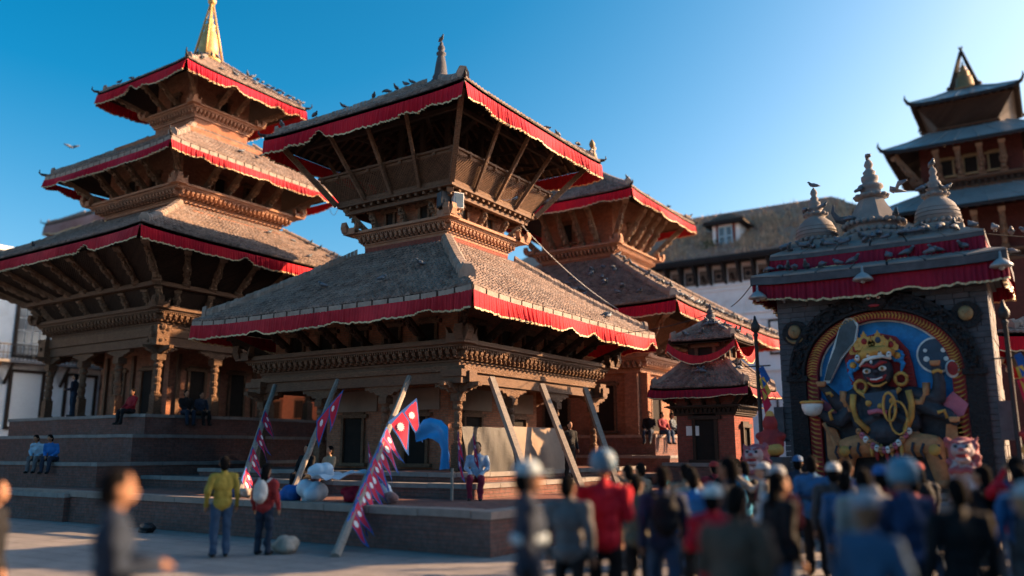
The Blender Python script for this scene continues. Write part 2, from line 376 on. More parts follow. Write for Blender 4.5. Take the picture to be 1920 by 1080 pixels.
def rafters(rf, root, wall, n=20, w=.07, h=.09, sides=(0, 1), mat='wood_dark', zoff=-.22, vout=.03):
    for k in sides:
        ha, ho = dims(k, *rf.h); ta, to = dims(k, *rf.t)
        for i in range(n):
            u = -1 + 2 * (i + .5) / n; a = u * (ha - .1)
            v1 = (ho - wall) / (ho - to); 
            if abs(a) > ta:
                vh = (ha - abs(a)) / (ha - ta); v1 = min(v1, vh)
            if v1 < vout + .05: continue
            def P(v):
                wv = ha + (ta - ha) * v; return rf.pt(k, a / wv, v, zoff)
            bar('rafter', P(vout), P(v1), w, h, mat, root)

def carved_strut(seed, L, w=.2, d=.16, mat='wood_strut', rough=1.):
    r = random.Random(seed); b = MB()
    # along +Y from 0 to L (foot at 0), face towards -Z side (outside/below)
    b.box(-w * .42, 0, -d * .2, w * .42, L, d * .5)
    b.box(-w * .6, -.03, -d * .6, w * .6, .1 * L, d * .5)
    b.box(-w * .55, L * .9, -d * .55, w * .55, L, d * .52)
    zf = -d * .25
    b.ell((0, L * .2, zf - .02), (w * .34, L * .07, d * .5), 7, 5); b.ell((w * .25, L * .16, zf), (w * .18, L * .06, d * .4), 6, 4); b.ell((-w * .22, L * .26, zf), (w * .2, L * .05, d * .42), 6, 4)
    b.ell((0, L * .36, zf - .02), (w * .36, L * .09, d * .55), 8, 5); b.ell((0, L * .48, zf - .03), (w * .42, L * .08, d * .5), 8, 5)
    b.ell((0, L * .585, zf - .05), (w * .24, L * .045, d * .55), 7, 5); b.ell((0, L * .64, zf - .02), (w * .34, L * .03, d * .35), 6, 4)
    for sg in (-1, 1):
        b.ell((sg * w * .5, L * r.uniform(.42, .5), zf), (w * .16, L * .09, d * .35), 6, 4)
        b.ell((sg * w * .45, L * r.uniform(.3, .36), zf), (w * .15, L * .06, d * .3), 6, 4)
        b.ell((sg * w * .42, L * .56, zf), (w * .15, L * .05, d * .3), 6, 4)
    for i in range(9):
        b.ell((r.uniform(-.4, .4) * w, L * r.uniform(.67, .9), zf), (w * r.uniform(.12, .28), L * r.uniform(.02, .05), d * r.uniform(.25, .5)), 6, 4)
    return b.mesh('strut', mat)
def put_strut(name, me, root, p, q, L):
    p = Vector(p); q = Vector(q); d = (q - p); s = d.length / L; d.normalize()
    hz = Vector((d.x, d.y, 0)).normalized(); a = Vector((-hz.y, hz.x, 0)) * -1
    a = d.cross(Vector((0, 0, 1))).normalized(); b = a.cross(d)
    Mx = Matrix((a, d, b)).transposed().to_4x4(); Mx.translation = p
    o = obj(name, me, root); o.matrix_local = Mx @ Matrix.Diagonal((1, s, 1, 1)); return o
def struts(root, h0, z0, h1, z1, n, me, L, sides=(0, 1), corner=True, cme=None, h0y=None, h1y=None):
    h0y = h0y or h0; h1y = h1y or h1
    for k in sides:
        a0, o0 = dims(k, h0, h0y); a1, o1 = dims(k, h1, h1y)
        for i in range(n):
            f = -1 + 2 * (i + 1) / (n + 1)
            put_strut('strut', me, root, side(k, f * a0 * .98, o0, z0), side(k, f * a0 * 1.02, o1, z1), L)
    if corner:
        for sx, sy in ((1, -1), (-1, -1), (1, 1)):
            put_strut('corner_strut', cme or me, root, (sx * h0, sy * h0y, z0), (sx * h1, sy * h1y, z1), L)

DENT = {}
def dentil_mesh(w, d, h, mat):
    key = (round(w, 3), round(d, 3), round(h, 3), mat)
    if key not in DENT:
        b = MB()
        b.prism([(0, 0), (d * .45, 0), (d * .55, h * .3), (d * .85, h * .45), (d, h * .7), (d, h), (0, h)], lambda p: (-w / 2, -p[0], p[1]), lambda p: (w / 2, -p[0], p[1]))
        b.ell((0, -d * .8, h * .25), (w * .34, d * .25, h * .22), 6, 4)
        DENT[key] = b.mesh('dentil', mat)
    return DENT[key]
def cornice(root, hw, h, z0, z1, mat='cornice_clay', dmat=None, pitch=.21, sides=(0, 1), hy=None, hwy=None, corner=True, cs=1.):
    hy = hy or h; hwy = hwy or hw; dz = z1 - z0; dmat = dmat or mat
    b = MB(); b.slab(hw + .07, hwy + .07, z0, z0 + dz * .16); b.slab(hw + .12, hwy + .12, z0 + dz * .163, z0 + dz * .24); b.build('cornice_moulding', mat, root)
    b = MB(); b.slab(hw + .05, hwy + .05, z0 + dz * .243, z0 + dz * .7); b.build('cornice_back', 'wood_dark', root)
    b = MB(); b.slab(h - .1, hy - .1, z0 + dz * .703, z0 + dz * .8); b.slab(h, hy, z0 + dz * .803, z0 + dz * .93); b.slab(h - .06, hy - .06, z0 + dz * .932, z1); b.build('cornice_shelf', mat, root)
    de = h - .16 - (hw + .05); dh = dz * .34
    me = dentil_mesh(pitch * .55, max(de, .08), dh, dmat)
    for k in sides:
        a, o = dims(k, hw + .05, hwy + .05); n = int(2 * (a + de * .6) / pitch)
        for i in range(n):
            f = -1 + 2 * (i + .5) / n
            d = obj('dentil', me, root, side(k, f * (a + de * .6), o, z0 + dz * .26)); d.rotation_euler[2] = k * math.pi / 2
        t = MB(); n = int(2 * (a + de) / .09); zt0 = z0 + dz * .605; zt1 = z0 + dz * .70
        for i in range(n):
            f = -1 + 2 * (i + .5) / n; c = f * (a + de)
            P = [side(k, c - .025, o + .001, zt0), side(k, c + .025, o + .001, zt0), side(k, c + .025, o + de + .03, zt0), side(k, c - .025, o + de + .03, zt0)]
            t.hexa(P[::-1] + [(x, y, zt1) for x, y, _ in P[::-1]])
        t.build('cornice_teeth', dmat, root, kind='stuff')
    if corner:
        for sx, sy in ((1, -1), (-1, -1), (1, 1)): corner_horn(root, sx * h, sy * hy, z1, sx, sy, cs, mat)
def corner_horn(root, x, y, z, sx, sy, s=1., mat='cornice_clay'):
    b = MB()
    b.box(x - sx * .42 * s, y - sy * .42 * s, z - .12 * s, x + sx * .12 * s, y + sy * .12 * s, z + .06 * s)
    pr = [(-.42, .0), (-.3, .1), (-.12, .09), (.05, .12), (.2, .3), (.24, .12), (.16, -.06), (-.42, -.06)]
    for w in (0, 1):
        f = (lambda p, o: (x + sx * p[0] * s, y + sy * o * s, z + p[1] * s)) if w == 0 else (lambda p, o: (x + sx * o * s, y + sy * p[0] * s, z + p[1] * s))
        b.prism(pr, lambda p: f(p, -.1), lambda p: f(p, .13))
        pr2 = [(-.42, .06), (-.44, .27), (-.34, .1), (-.2, .08)]
        b.prism(pr2, lambda p: f(p, -.08), lambda p: f(p, .1))
    return b.build('corner_horn', mat, root)
def window(root, k, a, d, z0, w, h, mat='wood_carved', ears=.12, parent_name='window'):
    t = .1
    b = MB()
    def bx(a0, a1, zz0, zz1, o0, o1):
        P = [side(k, a0, d + o0, zz0), side(k, a1, d + o0, zz0), side(k, a1, d + o1, zz0), side(k, a0, d + o1, zz0)]
        b.hexa(P + [(x, y, zz1) for x, y, _ in P])
    bx(a - w / 2 - t, a - w / 2, z0, z0 + h, .0, .09); bx(a + w / 2, a + w / 2 + t, z0, z0 + h, .0, .09)
    bx(a - w / 2 - t - ears, a + w / 2 + t + ears, z0 - .11, z0, .0, .13); bx(a - w / 2 - t - ears, a + w / 2 + t + ears, z0 + h, z0 + h + .11, .0, .12)
    bx(a - w / 2 - t * .6, a + w / 2 + t * .6, z0 + h + .112, z0 + h + .19, .0, .07)
    o = b.build(parent_name, mat, root)
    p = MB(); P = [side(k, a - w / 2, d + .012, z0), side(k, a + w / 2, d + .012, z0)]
    p.add(P + [(x, y, z0 + h) for x, y, _ in P[::-1]], [(0, 1, 2, 3)]); p.build('shade_panel', 'inside_shade', o)  # flat near-black panel stands in for the shaded inside, no hole cut
    return o
def lattice(root, q, sp=.09, bw=.025, th=.02, mat='wood', name='lattice_panel', frame=.06):
    p00, p10, p11, p01 = [Vector(p) for p in q]
    W_ = ((p10 - p00).length + (p11 - p01).length) / 2; H_ = ((p01 - p00).length + (p11 - p10).length) / 2
    def P(x, y):
        u, v = x / W_, y / H_
        return (p00 * (1 - u) + p10 * u) * (1 - v) + (p01 * (1 - u) + p11 * u) * v
    nrm = (p10 - p00).cross(p01 - p00).normalized(); b = MB(); n = int((W_ + H_) / sp)
    for sgn, off in ((1, 0.), (-1, th * .9)):
        for i in range(1, n):
            c = i * sp
            # line x + y = c  (sgn=1)  or (W-x)+y = c
            x0 = min(c, W_); y0 = c - x0; y1 = min(c, H_); x1 = c - y1
            if y0 > H_: continue
            if sgn < 0: x0, x1 = W_ - x0, W_ - x1
            A = P(x0, y0) + nrm * off; B = P(x1, y1) + nrm * off
            if (A - B).length < .03: continue
            b.beam(A, B, bw, th, 0, up=nrm)
    if frame:
        for A, B in ((p00, p10), (p01, p11), (p00, p01), (p10, p11)): b.beam(A, B, frame, frame, 0, up=nrm)
    return b.build(name, mat, root)
def scallop(W_, H_):
    pts = [(-W_, H_), (-W_ * .98, H_ * .62), (-W_ * .8, H_ * .66), (-W_ * .7, H_ * .4), (-W_ * .52, H_ * .45), (-W_ * .4, H_ * .12), (-W_ * .22, H_ * .16), (-W_ * .18, 0)]
    return pts + [(-x, z) for x, z in pts[::-1]]
COLM = {}
def column(root, x, y, z0, z1, r=.16, k=0, mat='wood_carved', corner=False, bw=.75):
    h = z1 - z0; key = (round(h, 2), r, mat)
    if key not in COLM:
        b = MB(); b.box(-r * 1.25, -r * 1.25, 0, r * 1.25, r * 1.25, .12); b.box(-r * 1.02, -r * 1.02, .12, r * 1.02, r * 1.02, h * .34)
        b.lathe([(r * .95, h * .34), (r * 1.1, h * .36), (r * .8, h * .39), (r * .95, h * .44), (r * .98, h * .5), (r * .78, h * .53), (r * 1.05, h * .56), (r * 1.05, h * .6), (r * .75, h * .63),
                 (r * .9, h * .68), (r * .95, h * .74), (r * .72, h * .77), (r * 1.12, h * .8), (r * 1.12, h * .83), (r * .8, h * .86), (r * 1.2, h * .9)], 12)
        b.box(-r * 1.25, -r * 1.25, h * .9, r * 1.25, r * 1.25, h)
        COLM[key] = b.mesh('column', mat)
    c = obj('column', COLM[key], root, (x, y, z0))
    for kk in ((k,) if not corner else (0, 1)):
        m = MB(); pr = scallop(bw, .3)
        if kk % 2 == 0: m.prism(pr, lambda p: (p[0], -.09, p[1]), lambda p: (p[0], .09, p[1]))
        else: m.prism(pr, lambda p: (-.085, p[0], p[1] + .002), lambda p: (.085, p[0], p[1] + .002))
        m.build('bracket', mat, c, (0, 0, h))
    return c
def plinth_step(root, hx0, hy0, hx1, hy1, z0, z1, mat='brick_plinth', cop='stone', sides=(0, 1), pc=.9, ct=.11, cw=.35, cx=0, cy=0):
    """a box (x from -hx0 to hx1, y from -hy0 to hy1) with stone coping pieces on the seen edges"""
    b = MB(); b.box(-hx0 + .04, -hy0 + .04, z0, hx1 - .04, hy1 - .04, z1 - .02); b.build('plinth', mat, root)
    for k in sides:
        if k == 0: A, B = (-hx0, -hy0 + cw / 2), (hx1 - cw - .003, -hy0 + cw / 2)
        else: A, B = (hx1 - cw / 2, -hy0), (hx1 - cw / 2, hy1)
        L = math.dist(A, B); n = max(1, int(L / pc))
        for i in range(n):
            f0, f1 = i / n + .004 / L * 2, (i + 1) / n - .004 / L * 2
            zz = z1 - ct / 2 + random.uniform(-.006, .012)
            bar('coping_stone', (A[0] + (B[0] - A[0]) * f0, A[1] + (B[1] - A[1]) * f0, zz), (A[0] + (B[0] - A[0]) * f1, A[1] + (B[1] - A[1]) * f1, zz), cw, ct, cop, root)
def lathe_obj(name, prof, mat, root, loc, n=16, rot=0, smooth=True):
    b = MB(); b.lathe(prof, n, rot=rot); return b.build(name, mat, root, loc, smooth=smooth)
def corner_tip(root, rf, c, s=.3, mat='iron'):
    p = Vector(rf.pt(c, 1, 0, .02)); d = Vector((p.x, p.y, 0)).normalized()
    b = MB(); b.tube([p - d * .1, p + d * s * .5 + Vector((0, 0, .03)), p + d * s * .8 + Vector((0, 0, s * .35)), p + d * s * .75 + Vector((0, 0, s * .8))], [.07, .055, .035, .012], 6)
    b.build('corner_tip', mat, root)

# ------------------------------------------------------------------ ground
b = MB(); b.add([(-600, -600, 0), (600, -600, 0), (600, 600, 0), (-600, 600, 0)], [(0, 1, 2, 3)])
m, n, l, bs = nt('paving'); g = pos(n)
t = n.new('ShaderNodeTexBrick'); mp = n.new('ShaderNodeMapping'); l.new(g.outputs['Position'], mp.inputs[0]); l.new(mp.outputs[0], t.inputs['Vector'])
t.inputs['Scale'].default_value = 1; t.inputs['Brick Width'].default_value = .9; t.inputs['Row Height'].default_value = .55; t.inputs['Mortar Size'].default_value = .018
t.inputs['Color1'].default_value = (.21, .19, .185, 1); t.inputs['Color2'].default_value = (.165, .15, .15, 1); t.inputs['Mortar'].default_value = (.07, .065, .06, 1)
c = mixc(n, l, ramp(n, l, noise(n, l, g.outputs['Position'], .8, 6, .7), [(.4, 0.), (.7, .7)]), t.outputs['Color'], (.24, .22, .21))
c = mixc(n, l, ramp(n, l, noise(n, l, g.outputs['Position'], 3.5, 6, .7), [(.5, 0.), (.75, .6)]), c, (.1, .092, .09))
l.new(c, bs.inputs['Base Color']); bs.inputs['Roughness'].default_value = .8
bump(n, l, bs, noise(n, l, g.outputs['Position'], 25, 5), .5, .02)
o = b.build('ground', 'paving'); o['kind'] = 'structure'

# ------------------------------------------------------------------ temple A: three-tier temple at the left
AX, AY = -31.65, 22.24
tA = thing('pagoda_temple', 'tall three-tier brick pagoda with gilded spire at the left', 'temple', (AX, AY, 0))
for h0, hx, z0, z1 in ((9.7, 9.0, 0, .74), (7.8, 7.2, .72, 1.52), (5.9, 5.9, 1.5, 2.42), (4.75, 4.75, 2.4, 3.16)):
    plinth_step(tA, h0, h0, hx, h0, z0, z1, pc=1.1)
b = MB(); b.slab(2.3, 2.3, 3.16, 6.7); b.build('sanctum_wall', 'brick', tA)
for k in (0, 1):
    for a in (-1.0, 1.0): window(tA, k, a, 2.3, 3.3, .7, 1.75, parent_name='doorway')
    for a in (-1.9, 0, 1.9): bar('pilaster', side(k, a, 2.34, 3.16), side(k, a, 2.34, 5.7), .16, .16, 'wood', tA)
for k in range(4):
    for i in range(4):
        f = -1 + 2 * i / 3
        if i == 3 or (k > 1 and i == 0): continue
        column(tA, *side(k, f * 3.75, 3.75, 0)[:2], 3.16, 5.42, .15, k, corner=(i == 0))
column(tA, 3.75, 3.75, 3.16, 5.42, .15, 1)
for k in range(4):
    bar('lintel', side(k, -3.95 if k % 2 == 0 else -3.72, 3.75, 5.9), side(k, 3.95 if k % 2 == 0 else 3.72, 3.75, 5.9), .36, .34, 'wood', tA)
    bar('lintel', side(k, -4.05 if k % 2 == 0 else -3.68, 3.8, 6.25), side(k, 4.05 if k % 2 == 0 else 3.68, 3.8, 6.25), .4, .33, 'wood_carved', tA)
for sx, sy in ((1, -1), (-1, -1), (1, 1)):
    b = MB()
    for i in range(26): b.ell((sx * 3.9 + random.uniform(-.3, .3), sy * 3.9 + random.uniform(-.3, .3), random.uniform(5.75, 6.45)), (random.uniform(.06, .13),) * 3, 6, 4)
    b.box(sx * 3.9 - .26, sy * 3.9 - .26, 5.72, sx * 3.9 + .26, sy * 3.9 + .26, 6.46)
    b.build('carved_capital', 'wood_carved', tA)
cornice(tA, 3.75, 4.35, 6.46, 7.2, 'wood', 'wood_carved', pitch=.24)
b = MB(); b.slab(3.3, 3.3, 6.5, 11.4); b.build('core_wall', 'brick', tA)
lowA = Roof(6.9, 6.9, 9.28, 2.7, 2.7, 11.75, up=.1, curv=.12)
def slant_lattice(root, h0, z0, h1, z1, nb, sides, sp, bw, mat):
    for k in sides:
        for i in range(nb):
            f0, f1 = -1 + 2 * i / nb, -1 + 2 * (i + 1) / nb
            lattice(root, (side(k, f0 * h0, h0, z0), side(k, f1 * h0, h0, z0), side(k, f1 * h1, h1, z1), side(k, f0 * h1, h1, z1)), sp, bw, .025, mat, frame=.05)
slant_lattice(tA, 4.0, 7.22, 4.45, 7.8, 6, (0, 1), .1, .042, 'wood_dark')
for k in range(4): bar('gallery_beam', side(k, -4.75 if k % 2 == 0 else -4.5, 4.62, 7.9), side(k, 4.75 if k % 2 == 0 else 4.5, 4.62, 7.9), .26, .16, 'wood', tA)
slant_lattice(tA, 4.55, 8.0, 6.35, 9.02, 6, (0, 1), .11, .05, 'wood_dark')
sA1 = carved_strut(11, 2.0, .24, .2)
for k in (0, 1):
    for i in range(7):
        f = -1 + 2 * (i + 1) / 8
        put_strut('strut', sA1, tA, side(k, f * 4.6, 4.66, 7.98), side(k, f * 6.2, 6.35, 8.95), 2.0)
        bar('strut_rail', side(k, f * 4.6, 4.6, 8.05), side(k, f * 6.2, 6.3, 9.04), .34, .05, 'wood_dark', tA)
    for i in range(6):
        f = -1 + 2 * (i + .5) / 6
        put_strut('strut', sA1, tA, side(k, f * 4.1, 4.06, 7.22), side(k, f * 4.4, 4.5, 7.8), 2.0)
for sx, sy in ((1, -1), (-1, -1), (1, 1)):
    put_strut('corner_strut', sA1, tA, (sx * 4.65, sy * 4.65, 7.95), (sx * 6.4, sy * 6.4, 9.0), 2.0)
    put_strut('corner_strut', sA1, tA, (sx * 4.1, sy * 4.1, 7.2), (sx * 4.5, sy * 4.5, 7.85), 2.0)
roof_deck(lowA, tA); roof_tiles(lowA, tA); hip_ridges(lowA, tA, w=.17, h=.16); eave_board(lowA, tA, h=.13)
for k in range(4): valance(lowA, tA, k, .42, 'cloth_red', zoff=-.16, seed=1)
# middle tier
b = MB(); b.slab(2.6, 2.6, 11.3, 15.2); b.build('middle_wall', 'brick', tA)
cornice(tA, 2.6, 3.25, 11.85, 12.5, 'cornice_clay', 'cornice_clay', pitch=.22)
midA = Roof(4.5, 4.5, 13.62, 1.6, 1.6, 15.75, up=.1, curv=.1)
sA2 = carved_strut(5, 1.5, .26, .22)
struts(tA, 2.72, 12.52, 3.95, 13.55, 4, sA2, 1.5)
for k in (0, 1):
    for a in (-.8, .8): window(tA, k, a, 2.6, 12.55, .5, .75)
rafters(midA, tA, 2.6, 22); roof_deck(midA, tA); roof_tiles(midA, tA); hip_ridges(midA, tA, w=.16, h=.15); eave_slabs(midA, tA, w=.42, h=.17, zoff=-.04)
for k in range(4): valance(midA, tA, k, .36, 'cloth_red', zoff=-.2, seed=2)
# top tier
b = MB(); b.slab(1.42, 1.42, 15.5, 18.6); b.build('top_wall', 'brick', tA)
cornice(tA, 1.42, 1.85, 16.2, 16.75, 'cornice_clay', 'cornice_clay', pitch=.2, cs=.8)
topA = Roof(3.25, 3.25, 17.72, .45, .45, 19.75, up=.08, curv=.12)
sA3 = carved_strut(8, 1.5, .2, .17)
struts(tA, 1.5, 16.77, 2.8, 17.65, 2, sA3, 1.5)
for k in (0, 1): window(tA, k, 0, 1.42, 16.85, .4, .6)
rafters(topA, tA, 1.42, 18); roof_deck(topA, tA); roof_tiles(topA, tA); hip_ridges(topA, tA, w=.13, h=.13); eave_board(topA, tA, h=.12)
for k in range(4): valance(topA, tA, k, .46, 'cloth_red', zoff=-.14, seed=3)
for rf in (midA, topA):
    for c in (0, 1, 3): corner_tip(tA, rf, c, .32)
sp = lathe_obj('spire', [(.62, 0), (.62, .12), (.45, .16), (.52, .3), (.5, .42), (.44, .5), (.46, .7), (.4, 1.1), (.32, 1.45), (.24, 1.62), (.27, 1.7), (.2, 1.76), (.27, 1.86), (.18, 1.95), (.12, 2.05), (.16, 2.18), (.06, 2.3)], 'gilt', tA, (0, 0, 19.7), 20)
b = MB()
for q in range(4):
    t_ = q * math.pi / 2 + math.pi / 4
    b.tube([(.66 * math.cos(t_), .66 * math.sin(t_), .1), (.05 * math.cos(t_), .05 * math.sin(t_), 3.05)], [.055, .05], 8)
b.build('spire_stay', 'gilt', sp, smooth=True)
lathe_obj('spire_knob', [(.05, 0), (.17, .1), (.2, .22), (.13, .36), (.1, .4), (.13, .48), (.03, .66)], 'gilt', sp, (0, 0, 2.95), 14)

# ------------------------------------------------------------------ temple B: two-tier temple with lattice balcony
BX, BY = -17.67, 22.19
tB = thing('balcony_temple', 'two-tier temple with open lattice balcony in the middle of the picture', 'temple', (BX, BY, 0))
plinth_step(tB, 9.2, 9.5, 8.9, 7.5, 0, .80, pc=1.2, cop='stone_warm', ct=.14, cw=.45)
plinth_step(tB, 6.6, 6.4, 6.3, 6.4, .78, 1.12, pc=1.0); plinth_step(tB, 5.3, 5.3, 5.3, 5.3, 1.1, 1.34, pc=.9)
b = MB(); b.slab(2.5, 2.5, 1.33, 4.3); b.build('inner_wall', 'brick', tB)
for k in (0, 1):
    for a0, a1 in ((-2.3, -.3), (.2, 2.2)):
        P = sorted([side(k, a0, 2.5, 0), side(k, a1, 2.56, 0)])
        x0, x1 = sorted((P[0][0], P[1][0])); y0, y1 = sorted((P[0][1], P[1][1])); block('plaster_panel', x0, y0, 3.1, x1, y1, 3.75, 'plaster_beige', tB)
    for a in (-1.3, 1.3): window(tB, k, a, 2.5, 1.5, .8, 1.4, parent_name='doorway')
for k in range(4):
    for i in range(4):
        f = -1 + 2 * i / 3
        if i == 3 or (k > 1 and i == 0): continue
        column(tB, *side(k, f * 3.95, 3.95, 0)[:2], 1.34, 3.42, .12, k, corner=(i == 0))
column(tB, 3.95, 3.95, 1.34, 3.42, .12, 1)
for k in range(4):
    e = 4.45 if k % 2 == 0 else 3.93
    bar('lintel', side(k, -e, 3.95, 3.87), side(k, e, 3.95, 3.87), .32, .3, 'wood', tB)
    bar('lintel', side(k, -e + .1, 4.0, 4.1), side(k, e - .1, 4.0, 4.1), .4, .15, 'wood_carved', tB)
for sx, sy in ((1, -1), (-1, -1), (1, 1)):
    b = MB(); b.box(sx * 4.02 - .3, sy * 4.02 - .3, 3.68, sx * 4.02 + .3, sy * 4.02 + .3, 3.86); b.box(sx * 4.02 - .36, sy * 4.02 - .36, 3.862, sx * 4.02 + .36, sy * 4.02 + .36, 4.05); b.build('corner_block', 'wood', tB)
cornice(tB, 3.95, 4.5, 4.18, 4.88, 'wood', 'wood_carved', pitch=.235, cs=1.15)
b = MB(); b.slab(3.75, 3.75, 4.8, 6.6); b.build('attic_wall', 'brick', tB)
lowB = Roof(5.65, 5.65, 5.95, 1.95, 1.95, 8.5, up=.1, curv=.1)
for k in (0, 1):
    for a in (-2.7, -1.35, 0, 1.35, 2.7): window(tB, k, a, 3.75, 4.98, .55, .5)
sB1 = carved_strut(21, 1.4, .2, .17, 'wood_dark')
struts(tB, 3.85, 4.9, 5.2, 5.75, 6, sB1, 1.4)
rafters(lowB, tB, 3.75, 30); roof_deck(lowB, tB); roof_tiles(lowB, tB, tw=.16, tl=.205)
hip_ridges(lowB, tB, (1, 3), w=.17, h=.2); hip_ridges(lowB, tB, (0, 2), w=.2, h=.2, v0=.17, comb=False, seg=.3, endh=.14)
eave_slabs(lowB, tB, w=.55, h=.15, zoff=-.035)
for k in range(4): valance(lowB, tB, k, .44, 'cloth_red', zoff=-.17, seed=4, snag=[(.12, .12), (.93, .3)] if k == 1 else [])
b = MB(); b.slab(1.78, 1.78, 8.2, 8.86); b.build('tower_base', 'brick_red', tB)
cornice(tB, 1.72, 2.2, 8.72, 9.28, 'cornice_clay', 'cornice_clay', pitch=.2)
b = MB(); b.slab(1.64, 1.64, 8.8, 10.1); b.build('tower_wall', 'brick', tB)
for k in (0, 1):
    for a in (-.75, .75): window(tB, k, a, 1.64, 9.42, .3, .42)
sB2 = carved_strut(33, .9, .2, .16)
for k in (0, 1):
    for a in (-1.3, 0, 1.3): put_strut('strut', sB2, tB, side(k, a, 1.7, 9.3), side(k, a, 2.2, 10.1), .9)
for sx, sy in ((1, -1), (-1, -1), (1, 1)): put_strut('corner_strut', sB2, tB, (sx * 1.68, sy * 1.68, 9.25), (sx * 2.3, sy * 2.3, 10.1), .9)
# balcony
for k in range(4):
    e = 2.3 if k % 2 == 0 else 2.1
    bar('balcony_beam', side(k, -e, 2.2, 9.93), side(k, e, 2.2, 9.93), .16, .13, 'wood', tB)
    n = 13
    for i in range(n): bar('joist', side(k, -2.1 + 4.2 * (i + .5) / n, 1.6, 10.05), side(k, -2.1 + 4.2 * (i + .5) / n, 2.42, 10.05), .1, .1, 'wood_carved', tB)
    e = 2.5 if k % 2 == 0 else 2.3
    bar('balcony_beam', side(k, -e, 2.38, 10.15), side(k, e, 2.38, 10.15), .2, .1, 'wood', tB)
    bar('balcony_sill', side(k, -e - .02, 2.4, 10.26), side(k, e + .02, 2.4, 10.26), .14, .1, 'wood_carved', tB)
    e = 2.98 if k % 2 == 0 else 2.8
    bar('hand_rail', side(k, -e, 2.88, 11.12), side(k, e, 2.88, 11.12), .17, .07, 'wood', tB)
    bar('hand_rail', side(k, -e + .04, 2.84, 11.04), side(k, e - .04, 2.84, 11.04), .09, .07, 'wood_carved', tB)
    for i in range(9):
        f = -1 + 2 * i / 8
        bar('rail_clasp', side(k, f * 2.8, 2.9, 10.98), side(k, f * 2.8, 2.9, 11.18), .12, .08, 'wood_carved', tB)
block('balcony_floor', -2.3, -2.3, 10.1, 2.3, 2.3, 10.16, 'wood_dark', tB)
for k in range(4):
    for i in range(4):
        f0, f1 = -1 + 2 * i / 4, -1 + 2 * (i + 1) / 4
        lattice(tB, (side(k, f0 * 2.4, 2.4, 10.31), side(k, f1 * 2.4, 2.4, 10.31), side(k, f1 * 2.84, 2.84, 11.02), side(k, f0 * 2.84, 2.84, 11.02)), .105, .03, .02, 'wood', frame=.07)
upB = Roof(4.3, 4.3, 12.45, .35, .35, 15.05, up=.08, curv=.1)
for k in range(4):
    for f in (-.5, 0, .5): bar('roof_post', side(k, f * 2.4, 2.5, 10.2), side(k, f * 3.4, 3.9, 12.35), .095, .12, 'wood_carved', tB)
    for f in (-.9, -.3, .3): bar('inner_post', side(k, f * 1.6, 1.5, 10.3), side(k, f * 1.6, 1.5, 13.2), .16, .16, 'wood_dark', tB)
    bar('tie_beam', side(k, -3.3, 3.2, 12.25), side(k, 3.3, 3.2, 12.25), .12, .14, 'wood_dark', tB)
    bar('tie_beam', side(k, -1.6, 1.5, 13.0), side(k, 1.6, 1.5, 13.0), .14, .16, 'wood_dark', tB)
    for f in (-.6, .6): bar('brace', side(k, f * 1.6, 1.5, 12.3), side(k, f * 3.2, 3.3, 12.5), .1, .12, 'wood_dark', tB)
for sx, sy in ((1, -1), (-1, -1), (1, 1), (-1, 1)): bar('corner_post', (sx * 2.5, sy * 2.5, 10.2), (sx * 4.0, sy * 4.0, 12.4), .16, .18, 'wood_carved', tB)
rafters(upB, tB, 1.2, 24, sides=(0, 1, 2, 3), mat='wood'); roof_deck(upB, tB); roof_tiles(upB, tB)
hip_ridges(upB, tB, (1, 3, 2), w=.15, h=.16); hip_ridges(upB, tB, (0,), w=.17, h=.2, v0=.05, comb=False, seg=.3, endh=.16); eave_board(upB, tB, h=.12)
for k in range(4): valance(upB, tB, k, .5, 'cloth_red', zoff=-.16, seed=6, snag=[(-.36, .32)] if k == 0 else [])
lathe_obj('spire', [(0.370, -.2), (0.370, .05), (0.266, .1), (0.311, .2), (0.266, .3), (0.244, .34), (0.200, .7), (0.148, 1.0), (0.089, 1.05), (0.178, 1.12), (0.178, 1.18), (0.096, 1.25), (0.141, 1.36), (0.104, 1.46), (0.059, 1.5), (0.074, 1.56), (0.015, 1.66)], 'stone_dark', tB, (0, 0, 15.1), 16)
for c in (0, 1, 3): corner_tip(tB, upB, c, .25)
lathe_obj('corner_knob', [(.03, 0), (.03, .25), (.09, .3), (.12, .4), (.07, .52), (.01, .6)], 'gilt_dull', tB, Vector(upB.pt(1, 1, .06)) + Vector((0, 0, .12)), 10)

# ------------------------------------------------------------------ temple C: two-tier temple behind
CX, CY = -18.6, 36.0
tC = thing('rear_temple', 'two-tier brick temple with carved struts behind the balcony temple', 'temple', (CX, CY, 0))
plinth_step(tC, 8.2, 8.2, 8.2, 8.2, 0, .9, pc=1.2); plinth_step(tC, 6.2, 6.2, 6.2, 6.2, .88, 1.7, pc=1.1); plinth_step(tC, 5.2, 5.2, 5.2, 5.2, 1.68, 2.5, pc=1, cop='stone_warm')
b = MB(); b.slab(4.0, 4.0, 2.48, 7.9); b.build('wall', 'brick', tC)
for k in (0, 1):
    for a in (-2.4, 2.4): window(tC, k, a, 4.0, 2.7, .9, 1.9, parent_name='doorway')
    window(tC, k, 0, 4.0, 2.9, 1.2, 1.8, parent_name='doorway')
    for a in (-3.7, 3.7): bar('pier', side(k, a, 4.02, 2.5), side(k, a, 4.02, 5.1), .6, .3, 'brick', tC)
cornice(tC, 4.1, 4.7, 5.1, 5.8, 'cornice_clay', 'cornice_clay', pitch=.25)
lowC = Roof(7.0, 7.0, 7.5, 1.95, 1.95, 10.75, up=.1, curv=.08)
sC1 = carved_strut(41, 2.2, .24, .2)
struts(tC, 4.15, 5.82, 6.4, 7.2, 8, sC1, 2.2)
